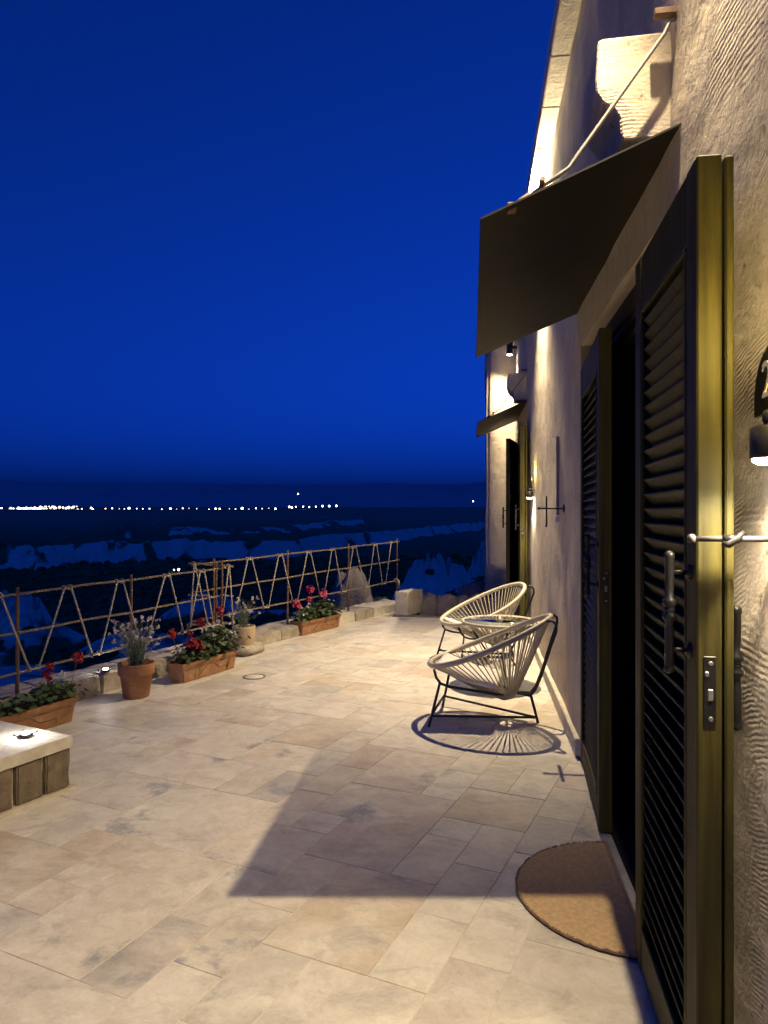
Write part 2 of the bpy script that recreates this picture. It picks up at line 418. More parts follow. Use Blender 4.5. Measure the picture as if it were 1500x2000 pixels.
# ------------------------------------------------------------------ terrain
def cone_list():
    # eroded tuff spurs: x, y, height above its foot, radius
    return [(-5.0, 118, 11.0, 8), (-7.5, 112, 6.0, 6), (-1.5, 122, 8.0, 6), (2.0, 140, 15.0, 9), (-11.0, 112, 4.5, 6), (0.0, 108, 5.0, 7), (9, 140, 12, 9),
            (-12.0, 92, 3.0, 7), (-6.0, 88, 3.0, 7), (-1, 84, 3.2, 7), (-9, 104, 3.5, 6), (4, 100, 5, 7), (-4, 72, 2.5, 6),
            (-62, 86, 8.0, 5.5), (-67, 92, 8.5, 6), (-56, 84, 5.0, 4.5), (-52, 80, 4.0, 5), (-44, 118, 5.5, 5), (-49, 116, 4.5, 4),
            (-52, 128, 4.5, 6), (-38, 78, 3.0, 6), (-32, 74, 2.8, 6), (-22, 66, 3.4, 6), (-16, 70, 3.6, 6), (-12, 76, 3, 6), (-9, 62, 2.6, 5)]

def base_h(D):
    return np.interp(np.log(D), np.log([4, 9, 14, 20, 40, 70, 120, 200, 300, 420, 700, 1200, 1900, 2600, 3400, 6000]),
                     [-1.2, -1.6, -2.6, -4.2, -8.5, -12.5, -17.5, -22.5, -26, -29, -29, -22, -6, 6, 20, 40])

def terrain_h(X, Y):
    D = np.sqrt(X * X + Y * Y) + 1e-6
    az = np.arctan2(X, Y)                                  # 0 along the wall, + to the right
    h = base_h(D)
    h = h + (fbm(X / 30, Y / 30, 3) - 0.5) * np.clip(D / 25, 0, 5.0)
    # long pale scarp winding away to the right
    rim = 430 + 430 * np.clip((az + 0.38) / 0.33, 0, 2) ** 2 + 1500 * np.clip(az + 0.02, 0, 1) ** 1.3
    wob = (fbm(az * 14, az * 0 + 3, 5, 5, 0.6) - 0.5) * 90 + np.abs(fbm(X / 30, Y / 45, 9, 4) - 0.5) * 110
    d = D - (rim + wob)
    step = np.clip(d / 34, 0, 1); sh = 10.5 * (0.75 + 0.7 * fbm(az * 22, az * 0 + 8, 12, 4))
    edge2 = rim * 1.45 + (fbm(az * 17, az * 0 + 11, 21, 5, 0.6) - 0.5) * 260
    d2 = D - edge2; step2 = np.clip(d2 / 40, 0, 1)
    gate2 = (fbm(az * 9, az * 0 + 1.5, 33, 3) > 0.47) * 1.0
    rise = sh * step * step * (3 - 2 * step) + 5.0 * step2 * gate2
    h = np.maximum(h, -29 + 0 * h) + rise * np.clip(1 - (D - 1500) / 1500, 0, 1)
    pale = ((d > -2) & (d < 38)) * 1.0
    gap = fbm(X / 26 + Y / 60, Y / 34, 41, 5, 0.6)
    pale *= np.clip((gap - 0.34) * 9, 0, 1)
    pale = np.maximum(pale, ((d2 > 0) & (d2 < 44)) * gate2 * 0.9 * np.clip((gap - 0.40) * 9, 0, 1))
    for (cx, cy, hh, rr) in cone_list():
        r = np.sqrt((X - cx) ** 2 + (Y - cy) ** 2)
        ang = np.arctan2(Y - cy, X - cx)
        k = np.clip(1 - r / (rr * (0.75 + 0.6 * vnoise(ang * 1.6 + cx, ang * 0 + cy, 51))), 0, 1)
        ridg = 1 - 0.55 * np.abs(fbm(ang * 3.2 + cx, r / 9, 61, 3) - 0.5) * 2
        h = h + hh * k ** 0.75 * ridg * (0.75 + 0.5 * fbm(X / 6 + cx, Y / 6, 66, 4, 0.5))
        pale = np.maximum(pale, (k > 0.10) * (0.62 + 0.5 * (fbm(X / 3.5, Y / 3.5, 71, 3) - 0.5)))
    pale = np.maximum(pale, (D < 160) * (D > 30) * np.clip((fbm(X / 26, Y / 26, 81, 4) - 0.56) * 7, 0, 0.8))
    h = h + pale * (fbm(X / 7, Y / 7, 91, 4) - 0.5) * np.clip(D / 90, 0.4, 1.3)
    return h, pale

def build_terrain():
    naz = 620; az = np.linspace(R(-85), R(55), naz)
    Dr = np.concatenate([np.geomspace(4, 60, 70), np.geomspace(61, 330, 90), np.linspace(333, 1000, 130), np.geomspace(1010, 6000, 60)])
    A, D = np.meshgrid(az, Dr); X = D * np.sin(A); Y = D * np.cos(A)
    h, pale = terrain_h(X, Y)
    V = np.stack([X, Y, h], -1).reshape(-1, 3); nr = len(Dr)
    i = np.arange(nr - 1)[:, None] * naz + np.arange(naz - 1)[None, :]
    F = np.stack([i, i + 1, i + naz + 1, i + naz], -1).reshape(-1, 4)
    me = bpy.data.meshes.new('valley_terrain')
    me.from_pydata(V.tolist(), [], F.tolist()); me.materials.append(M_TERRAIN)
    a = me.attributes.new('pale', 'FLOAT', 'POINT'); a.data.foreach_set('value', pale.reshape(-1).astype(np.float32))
    a = me.attributes.new('far_haze', 'FLOAT', 'POINT'); a.data.foreach_set('value', np.clip((D.reshape(-1) - 350) / 700, 0, 1).astype(np.float32))
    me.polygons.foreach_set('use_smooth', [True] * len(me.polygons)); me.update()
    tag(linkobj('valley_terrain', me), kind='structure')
    # far ridge line
    naz = 240; az = np.linspace(R(-85), R(55), naz); V = []
    for k, (D, f) in enumerate([(5800, 0.0), (6600, 0.45), (7600, 0.85), (8800, 1.0), (10500, 0.8)]):
        for a in az:
            top = 335 + 26 * (float(fbm(np.array([a * 5.0 + 2]), np.array([0.5]), 5, 4)[0]) - 0.5) + (60 if a > -0.02 else 0) * min(1, max(0, (a + 0.02) / 0.1)) \
                  + (22 * math.exp(-((a + 0.13) / 0.05) ** 2))
            z = 20 + (top - 20) * f + (float(fbm(np.array([a * 30.0]), np.array([D / 900.0]), 15, 3)[0]) - 0.5) * 60 * f * (1 if k < 3 else 0.15)
            V.append((D * math.sin(a), D * math.cos(a), z))
    F = [(r * naz + j, r * naz + j + 1, (r + 1) * naz + j + 1, (r + 1) * naz + j) for r in range(4) for j in range(naz - 1)]
    mb = MB(); mb.add(V, F, 0, True)
    tag(mb.build('far_hills', M_MOUNT), kind='structure')
    # scrub: thousands of low bushes that read as one dark mass
    rng = np.random.default_rng(4)
    N = 7500; a = rng.uniform(R(-40), R(14), N); D = np.exp(rng.uniform(math.log(18), math.log(480), N))
    X = D * np.sin(a); Y = D * np.cos(a); h, pale = terrain_h(X, Y)
    keep = (pale < 0.3) | (rng.random(N) < 0.05)
    bm = bmesh.new(); bmesh.ops.create_icosphere(bm, subdivisions=1, radius=1); bm.verts.index_update()
    bv = np.array([v.co[:] for v in bm.verts]); bf = np.array([[q.index for q in f.verts] for f in bm.faces]); bm.free()
    VV = []; FF = []; off = 0
    for x, y, z, d, k in zip(X, Y, h, D, keep):
        if not k: continue
        s = rng.uniform(0.5, 1.3) * (0.45 + min(d, 450) / 340)
        q = bv * (rng.uniform(0.55, 1.35, (len(bv), 1))) * np.array([s, s, s * 0.75])
        VV.append(q + np.array([x, y, z + s * 0.3])); FF.append(bf + off); off += len(bv)
    me = bpy.data.meshes.new('scrub'); me.from_pydata(np.concatenate(VV).tolist(), [], np.concatenate(FF).tolist())
    me.materials.append(M_SCRUB); me.update()
    tag(linkobj('scrub', me), 'dark low scrub covering the valley slopes below the terrace', 'scrub', kind='stuff')
build_terrain()

# ------------------------------------------------------------------ terrace floor
UA = R(17.9); UX, UY = math.sin(UA), math.cos(UA)
def uv2w(u, v): return (u * UX + v * UY, u * UY - v * UX)     # u along the fence, v towards the wall
WALL_TILE_LIMIT = 0.595
FLOOR_END = 9.83
poly = [(-4.6, -3), (0.6, -3), (0.6, FLOOR_END), (-1.13, FLOOR_END), (-0.85, 10.75), (-1.35, 11.0), (-2.75, 7.6), (-2.95, 6.2), (-4.6, 1.6)]
mb = MB(); nP = len(poly)
mb.add([(x, y, 0.0008) for x, y in poly] + [(x, y, -2.0) for x, y in poly],
       [tuple(range(nP))] + [(i, i + nP, (i + 1) % nP + nP, (i + 1) % nP) for i in range(nP)])
floor = mb.build('terrace_floor', M_GROUT); tag(floor, kind='structure')

def make_tiles():
    U = 0.2; rng = random.Random(21)
    occ = set(); tiles = []; own = {}
    n0, n1, m0, m1 = int(-1.0 / U), int(11.6 / U), int(-5.6 / U), int(1.6 / U)
    def inside(i, j):
        x, y = uv2w((i + .5) * U, (j + .5) * U)
        if not (-3.35 < x < 0.75 and 1.0 < y < 10.7): return False
        if y > FLOOR_END - 0.12 and x > -1.25: return False
        q = x * 0.9455 - y * 0.3256                       # stay inside the parapet
        return q > -4.62
    sizes = [(3, 2), (2, 3), (2, 2), (4, 2), (3, 2), (2, 3), (3, 3), (2, 4), (2, 1)]
    for i in range(n0, n1):
        for j in range(m0, m1):
            if (i, j) in occ or not inside(i, j): continue
            best = None                                      # the slab that carries on the fewest joints
            for (a, b) in sizes + [(1, 1)]:
                cells = [(i + p, j + q) for p in range(a) for q in range(b)]
                if not all(c not in occ and inside(*c) for c in cells): continue
                k = rng.random() * 0.9 + (1.6 if a * b == 1 else 0) + (0.5 if a * b == 2 else 0)
                if own.get((i - 1, j + b - 1), 1) != own.get((i - 1, j + b), 2): k += 1
                if own.get((i + a - 1, j - 1), 1) != own.get((i + a, j - 1), 2): k += 1
                if best is None or k < best[0]: best = (k, a, b, cells)
            if best:
                for c in best[3]: own[c] = len(tiles)
                occ.update(best[3]); tiles.append((i, j, best[1], best[2]))
    cache = {}
    def tmesh(a, b):
        if (a, b) not in cache:
            m = MB(); m.bev((0, 0, -0.008), (b * U - 0.0035, a * U - 0.0035, 0.016), 0.0009); cache[(a, b)] = m.mesh('tile', M_TILE)
        return cache[(a, b)]
    tiles.sort(key=lambda t: sum(c * c for c in uv2w((t[0] + t[2] / 2) * U, (t[1] + t[3] / 2) * U)))
    for (i, j, a, b) in tiles:
        x, y = uv2w((i + a / 2) * U, (j + b / 2) * U)
        c = max(uv2w((i + p) * U, (j + q) * U)[0] for p in (0, a) for q in (0, b))
        me = tmesh(a, b)
        if c > WALL_TILE_LIMIT:                              # cut where it meets the wall
            bm = bmesh.new(); bm.from_mesh(me)
            bmesh.ops.rotate(bm, verts=bm.verts, matrix=Matrix.Rotation(-UA, 3, 'Z'))
            bmesh.ops.bisect_plane(bm, geom=bm.verts[:] + bm.edges[:] + bm.faces[:], plane_co=(WALL_TILE_LIMIT - x, 0, 0), plane_no=(1, 0, 0), clear_outer=True)
            bmesh.ops.rotate(bm, verts=bm.verts, matrix=Matrix.Rotation(UA, 3, 'Z'))
            if not bm.faces: bm.free(); continue
            me = bpy.data.meshes.new('tile'); bm.to_mesh(me); me.materials.append(M_TILE); bm.free()
        linkobj('tile', me, floor, (x, y, 0.003 + rng.uniform(-0.0009, 0.0009)), -UA)
    return len(tiles)
print('tiles', make_tiles())

# ------------------------------------------------------------------ house
house = thing('stone_house', 'long beige tuff stone house with louvred doors along the right of the terrace', 'house', (0.62, 4.0, 0))
D2Y, D2Z = 6.5, 0.17
OPEN = [(2.44, 4.30, 0.0, 2.42), (2.44 + D2Y, 4.30 + D2Y, 0.0, 2.42 + D2Z)]
WTOP = 4.43
def smooth(a, b, x):
    t = min(1, max(0, (x - a) / (b - a))); return t * t * (3 - 2 * t)
def wall_x(y, z):
    x = 0.61 + 0.035 * (1 - smooth(1.7, 2.5, y))
    q = Vector((y * 1.1, z * 1.1, 3.3))
    x += 0.010 * mnoise.noise(q) + 0.005 * mnoise.noise(q * 4.1)
    return x
def seq(bks, step):
    out = []
    for a, b in zip(bks[:-1], bks[1:]):
        k = max(1, int(round((b - a) / step))); out += [a + (b - a) * i / k for i in range(k)]
    return out + [bks[-1]]
ys = seq([-3.0, 0.6, 2.44, 4.30, 7.0, 2.44 + D2Y, 4.30 + D2Y, 11.4], 0.055)
zs = seq([0.0, 2.42, 2.42 + D2Z, WTOP + 0.1], 0.055)
mb = MB()
V = [(wall_x(y, z), y, z) for z in zs for y in ys]; F = []
for a in range(len(zs) - 1):
    for b in range(len(ys) - 1):
        cy, cz = (ys[b] + ys[b + 1]) / 2, (zs[a] + zs[a + 1]) / 2
        if any(o[0] < cy < o[1] and cz < o[3] for o in OPEN): continue
        i = a * len(ys) + b
        F.append((i, i + len(ys), i + len(ys) + 1, i + 1))
mb.add(V, F, 0, True)
for (a, b, z0, z1) in OPEN:                                 # reveals
    for y, s in ((a, 1), (b, -1)):
        zz = [z for z in zs if z <= z1 + 1e-6]
        VV = [(wall_x(y, z), y, z) for z in zz] + [(0.98, y, z) for z in zz]; k = len(zz)
        mb.add(VV, [(i, i + 1, i + 1 + k, i + k) for i in range(k - 1)], 0, True)
    yy = [y for y in ys if a - 1e-6 <= y <= b + 1e-6]; k = len(yy)
    mb.add([(wall_x(y, z1), y, z1) for y in yy] + [(0.98, y, z1) for y in yy], [(i, i + 1, i + 1 + k, i + k) for i in range(k - 1)], 0, True)
mb.build('wall', M_WALL, house, True)
# eaves course
mb = MB()
for i in range(24):
    y0 = -3 + i * 0.6; mb.bev((0.485 + 0.4, y0 + 0.3, WTOP + 0.09), (0.8, 0.594, 0.17), 0.008)
mb.build('eaves_course', M_LIME, house, True)
# end pier facing down the terrace
bm = rough_box((1.6, 1.2, WTOP - 0.05), 0.14, 0.035, 0.05, 3, 2.2)
mb = MB(); mb.bm(bm, Matrix.Translation((0.16 + 0.8, 12.0, 0)), 0, True)
mb.build('end_pier', M_WALL, house, True)
# skirting
mb = MB()
for (a, b) in ((-3.0, 2.40), (4.34, 2.40 + D2Y)):
    mb.bev((0.622, (a + b) / 2, 0.057), (0.085, b - a, 0.105), 0.006)
mb.build('skirting', M_LIME, house, True)
# rooms behind the doors
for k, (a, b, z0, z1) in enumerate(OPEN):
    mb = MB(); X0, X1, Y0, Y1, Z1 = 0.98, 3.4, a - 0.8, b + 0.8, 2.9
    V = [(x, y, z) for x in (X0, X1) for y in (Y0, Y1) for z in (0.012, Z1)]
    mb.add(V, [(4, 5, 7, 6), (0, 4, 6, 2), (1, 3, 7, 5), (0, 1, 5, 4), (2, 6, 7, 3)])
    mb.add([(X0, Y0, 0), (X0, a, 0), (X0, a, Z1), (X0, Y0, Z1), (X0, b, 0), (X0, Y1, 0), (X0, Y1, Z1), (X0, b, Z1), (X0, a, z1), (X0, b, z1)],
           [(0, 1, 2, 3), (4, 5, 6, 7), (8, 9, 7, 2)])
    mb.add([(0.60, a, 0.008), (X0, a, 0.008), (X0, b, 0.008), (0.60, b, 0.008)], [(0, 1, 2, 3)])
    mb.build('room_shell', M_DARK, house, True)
# roof slab keeps the sky out
mb = MB(); mb.box((2.0, 4.2, WTOP + 0.30), (2.9, 14.6, 0.24)); mb.build('roof', M_WALL, house, True)
# door frames
for k, (a, b, z0, z1) in enumerate(OPEN):
    mb = MB()
    mb.bev((0.71, a + 0.03, z1 / 2), (0.09, 0.056, z1 - 0.002), 0.004)
    mb.bev((0.71, b - 0.03, z1 / 2), (0.09, 0.056, z1 - 0.002), 0.004)
    mb.bev((0.712, (a + b) / 2, z1 - 0.045), (0.085, b - a - 0.122, 0.086), 0.004)
    mb.bev((0.70, (a + b) / 2, z1 - 0.105), (0.03, b - a - 0.124, 0.026), 0.003)
    mb.bev((0.86, a + 0.012, z1 / 2), (0.22, 0.02, z1 - 0.004), 0.003); mb.bev((0.86, b - 0.012, z1 / 2), (0.22, 0.02, z1 - 0.004), 0.003)  # dark lining boards added to give the reveals their deep shade
    mb.build('door_frame', M_PAINT, house, True)

# louvred leaves: local x from the hinge (0) to the free edge (w), y thickness, z up
PITCH = 0.045
def slat_mesh(w, tilt):
    mb = MB(); L = w - 0.205
    Mx = Matrix.Translation((w / 2, 0, 0)) @ Matrix.Rotation(R(tilt), 4, 'X')
    mb.bev((0, 0, 0), (L, 0.058, 0.008), 0.003, Mx)
    return mb.mesh('slat', M_PAINT)
SLATS = {}
def lathe_handle(mb, M, L=0.285):
    p = [(0.006, 0), (0.012, 0.004), (0.012, 0.012), (0.010, 0.016), (0.0105, 0.02), (0.0105, 0.10), (0.0085, 0.118), (0.016, 0.130), (0.0165, 0.136),
         (0.010, 0.142), (0.0125, 0.146), (0.0125, 0.150), (0.010, 0.154), (0.0165, 0.162), (0.0145, 0.172), (0.0085, 0.180), (0.010, 0.20), (0.0105, 0.265), (0.012, 0.270), (0.012, 0.278), (0.006, 0.285)]
    mb.lathe([(r, z * L / 0.285) for r, z in p], 14, M)
def leaf(w, h, T, hinge, yaw, lip, handles, lockz, label=None, tilt=-50):
    """hinge: world xyz of the foot of the hinge edge; yaw turns local +x"""
    o = MB()
    S = 0.092; TOP = 0.17; BOT = 0.13
    o.bev((S / 2, 0, h / 2), (S, T, h), 0.004); o.bev((w - S / 2, 0, h / 2), (S, T, h), 0.004)
    o.bev((w / 2, 0, h - TOP / 2), (w - 2 * S - 0.002, T - 0.004, TOP - 0.002), 0.004)
    o.bev((w / 2, 0, BOT / 2 + 0.001), (w - 2 * S - 0.002, T - 0.004, BOT), 0.004)
    for s in (-1, 1):                                        # bead round the louvres
        y = s * (T / 2 - 0.004)
        for x in (S + 0.006, w - S - 0.006): o.bev((x, y, (h - TOP + BOT) / 2), (0.012, 0.014, h - TOP - BOT - 0.026), 0.003)
        for z in (BOT + 0.008, h - TOP - 0.008): o.bev((w / 2, y, z), (w - 2 * S - 0.028, 0.0135, 0.012), 0.003)
    if lip: o.bev((w - 0.028, lip * (T / 2 + 0.0155), h / 2 + 0.01), (0.056, 0.019, h - 0.03), 0.004)
    f = linkobj('shutter_leaf', o.mesh('shutter_leaf', M_PAINT), house, Vector(hinge) - house.location, yaw)
    if label: f['label'] = label
    key = (round(w, 3), tilt)
    if key not in SLATS: SLATS[key] = slat_mesh(w, tilt)
    z = BOT + 0.035
    while z < h - TOP - 0.03:
        linkobj('slat', SLATS[key], f, (0, 0, z)); z += PITCH
    q = MB(); q.box((w / 2, T / 2 - 0.0035, (h - TOP + BOT) / 2), (w - 2 * S - 0.03, 0.004, h - TOP - BOT - 0.03)); q.build('gap_shade_panel', M_PAINT, f)  # board added behind the slats to keep their gaps in shade
    for (s, z0) in handles:
        q = MB(); y = s * (T / 2 + 0.046 if abs(s) > 0.9 else T / 2 + 0.02); x = w - 0.055
        lathe_handle(q, Matrix.Translation((x, y, z0)))
        for dz in (0.055, 0.235):
            q.tube([(x, s * T / 2, z0 + dz), (x, y, z0 + dz)], 0.006, 8)
            q.lathe([(0.019, 0), (0.019, 0.004), (0.012, 0.009), (0.007, 0.010)], 14, Matrix.Translation((x, s * T / 2, z0 + dz)) @ Matrix.Rotation(R(-90 * s), 4, 'X'))
        q.build('pull_handle', M_IRON, f)
    if lockz:
        q = MB(); q.bev((w + 0.001, 0.0, lockz), (0.004, 0.026, 0.155), 0.001)
        k = q.build('lock_plate', M_IRON, f)
        for dz in (-0.062, 0.062):
            q = MB(); q.lathe([(0.0055, 0), (0.0055, 0.0012), (0.003, 0.0015)], 10, Matrix.Translation((w + 0.003, 0.002, lockz + dz)) @ Matrix.Rotation(R(90), 4, 'Y')); q.build('screw', M_STEEL, f)
        q = MB(); q.bev((w + 0.004, 0.001, lockz - 0.008), (0.004, 0.012, 0.026), 0.002); q.build('lock_cylinder', M_STEEL, f)
        q = MB(); q.bev((w + 0.0045, -0.007, lockz + 0.038), (0.004, 0.009, 0.012), 0.002)
        q.build('latch_bolt', M_STEEL, f)
    return f
NL_T = 0.054
# near leaf of the first door, folded back against the wall (local +x runs towards the camera)
leaf(0.735, 2.235, NL_T, (0.540, 2.415, 0.015), R(-91.8), 1, [(-1, 1.06), (1, 0.935)], 1.035, 'louvred leaf folded back against the wall, its lit olive edge showing the lock')
# far leaf of the first door, all but closed
leaf(0.97, 2.26, 0.056, (0.628, 4.27, 0.015), R(-90 - 3.2), 0, [(-1, 1.05)], 1.10, 'nearly closed louvred leaf with a dark vertical pull', 50)
# second door
leaf(0.735, 2.235, NL_T, (0.540, 2.415 + D2Y, 0.015 + D2Z), R(-91.8), 1, [(-1, 1.06)], 1.035)
leaf(0.97, 2.26, 0.056, (0.628, 4.27 + D2Y, 0.015 + D2Z), R(-90 - 12), 0, [(-1, 1.05)], 0, None, 50)

# corbel stones above the canopies
def corbel(y, z):
    prof = [(0.80, 0.0), (0.465, 0.0), (0.462, 0.03), (0.455, 0.07), (0.435, 0.10), (0.405, 0.125), (0.388, 0.16), (0.384, 0.20), (0.384, 0.315), (0.395, 0.33), (0.80, 0.345)]
    prof = [(x, z + h) for x, h in prof]; k = len(prof); d = 0.30
    bm = bmesh.new()
    A = [bm.verts.new((x, y, h)) for x, h in prof]; B = [bm.verts.new((x, y + d, h)) for x, h in prof]
    bm.faces.new(A); bm.faces.new(list(reversed(B)))
    for i in range(k): bm.faces.new((A[i], B[i], B[(i + 1) % k], A[(i + 1) % k]))
    bmesh.ops.recalc_face_normals(bm, faces=bm.faces)
    bmesh.ops.bevel(bm, geom=[e for e in bm.edges], offset=0.006, segments=1, affect='EDGES')
    for p in bm.verts:
        p.co += Vector((mnoise.noise(p.co * 14), 0, mnoise.noise(p.co * 14 + Vector((5, 5, 5))))) * 0.011
    m = MB(); m.bm(bm); m.build('corbel_stone', M_CORBEL, house, True)
corbel(2.38, 2.645); corbel(2.38 + D2Y, 2.645 + D2Z)

# ------------------------------------------------------------------ sheet-metal canopies
def canopy(y, z, label, near):
    c = thing('door_canopy', label, 'canopy', (0.60, y + 1.1, z), 0, 'sheet canopies over the doors')
    y0, y1 = 2.27, 4.46
    A = Vector((0.64, y0 + y, z)); B = Vector((0.015, y0 + y - 0.02, z - 0.275)); C = Vector((0.0, y1 + y, z - 0.235)); D = Vector((0.64, y1 + y, z + 0.03))
    n = (D - A).cross(B - A).normalized()
    if n.z < 0: n = -n
    t = n * 0.006
    mb = MB(); k = 8
    V = []
    for s in (0, 1):
        for i in range(k + 1):
            for j in range(k + 1):
                a, b = i / k, j / k
                p = (A * (1 - a) + B * a) * (1 - b) + (D * (1 - a) + C * a) * b
                p = p + n * (0.004 * math.sin(a * 3.1) * math.sin(b * 9 + y)) + (t if s else Vector())
                V.append(p)
    N = (k + 1) ** 2; F = []
    for i in range(k):
        for j in range(k):
            q = i * (k + 1) + j; F.append((q, q + 1, q + k + 2, q + k + 1)); F.append(tuple(N + e for e in (q, q + k + 1, q + k + 2, q + 1)))
    ring = [i * (k + 1) for i in range(k + 1)] + [k * (k + 1) + j for j in range(1, k + 1)] + [i * (k + 1) + k for i in range(k - 1, -1, -1)] + [j for j in range(k - 1, 0, -1)]
    for a, b in zip(ring, ring[1:] + ring[:1]): F.append((a, b, N + b, N + a))
    mb.add(V, F); mb.build('canopy_sheet', M_SHEET, c, True)
    mb = MB(); mb.box((0.015, y0 + y + 0.02, z - 0.295), (0.004, 0.004, 0.03)) if False else None
    # stay rod from the wall down to the outer edge
    yr = y0 + y + 0.015
    def on(a): return (A * (1 - a) + B * a) + (D - A) * 0.022
    p0 = Vector((0.60, yr + 0.03, z + 0.350)); pb = on(0.56) + Vector((0, 0, 0.05)); pe = on(0.78) + Vector((0, 0, 0.018))
    rb = MB(); rb.tube([p0 + Vector((0.03, 0, 0.0)), p0 + Vector((-0.005, 0, -0.015)), p0 + Vector((-0.02, 0, -0.05)), pb + (p0 - pb) * 0.08, pb, pb + (pe - pb) * 0.2, pe], 0.0065, 8)
    rb.build('tie_rod', M_ROD, c, True)
    q = MB(); q.bev((0.602, yr + 0.03, z + 0.362), (0.11, 0.03, 0.022), 0.003); q.build('wall_clamp', M_RUST, c, True)
    q = MB(); d = (pe - pb).normalized(); m = pb + (pe - pb) * 0.62
    q.tube([m + Vector((0, -0.035, 0.012)), m + Vector((0, 0.05, -0.01))], 0.009, 6); q.tube([pe - d * 0.02, pe + d * 0.05], 0.011, 8)
    q.bev(tuple(pe + d * 0.05), (0.03, 0.03, 0.03), 0.004)
    q.build('edge_clamp', M_RUST, c, True)
    return c
canopy(0, 2.635, 'large dark sheet-metal canopy sloping out over the near louvred door', True)
canopy(D2Y, 2.635 + D2Z, 'small-looking distant sheet canopy over the second door along the wall', False)

# ------------------------------------------------------------------ wall lamps
WARM = (1.0, 0.79, 0.49)
def spot(name, loc, direction, watts, size, blend, color, radius, parent):
    L = bpy.data.lights.new(name, 'SPOT'); L.energy = watts; L.spot_size = R(size); L.spot_blend = blend
    L.color = color; L.shadow_soft_size = radius
    o = bpy.data.objects.new(name, L); col.objects.link(o)
    o.parent = parent; o.location = Vector(loc) - parent.location
    o.rotation_euler = Vector(direction).to_track_quat('-Z', 'Y').to_euler()
    return o
def updown_lamp(x, y, z, wd, wu, label, aim=(-0.16, 0, -1), cone=150, blend=0.7, upaim=(-0.10, 0.35, 1), upcone=130, wallx=0.62):
    t = thing('wall_lamp', label, 'lamp', (x, y, z - 0.11), 0, 'cylinder wall lamps under the eaves')
    q = MB(); q.lathe([(0.046, -0.11), (0.048, -0.108), (0.048, 0.108), (0.046, 0.11), (0.040, 0.11), (0.040, 0.085), (0.0, 0.085)], 20, Matrix.Translation((x, y, z)))
    q.lathe([(0.0, -0.09), (0.040, -0.09), (0.040, -0.11), (0.046, -0.11)], 20, Matrix.Translation((x, y, z)))
    q.build('lamp_body', M_LAMP, t, True)
    q = MB(); q.bev(((x + wallx) / 2 + 0.02, y, z), (wallx - x - 0.02, 0.04, 0.05), 0.004); q.build('bracket', M_LAMP, t, True)
    q = MB(); q.lathe([(0.0, -0.122), (0.022, -0.120), (0.036, -0.113), (0.038, -0.105), (0.0, -0.104)], 16, Matrix.Translation((x, y, z))); q.build('lens', M_GLOW_W, t, True)
    spot('down_light', (x, y, z - 0.135), aim, wd, cone, blend, WARM, 0.012, t)
    if wu: spot('up_light', (x, y, z + 0.12), upaim, wu, upcone, 0.9, WARM, 0.03, t)
    return t
updown_lamp(0.53, 2.06, 3.79, 235, 70, 'cylinder wall lamp high above the near canopy, out over the door', (-0.43, -0.10, -0.9), 93, 1.0)
updown_lamp(0.52, 6.8, 3.98, 480, 330, 'cylinder wall lamp under the eaves between the two doors', (-0.15, -0.03, -1), 101, 1.0, (-0.02, -0.75, 1), 150)
updown_lamp(0.50, -2.6, 3.60, 22, 2, 'cylinder wall lamp on the wall behind the viewpoint', (-0.22, 0.30, -0.9), 140, 1.0)
updown_lamp(0.50, 10.95, 3.93, 190, 25, 'cylinder wall lamp beyond the second door, its lit lens in view', (-0.36, 0.05, -1), 128, 1.0)

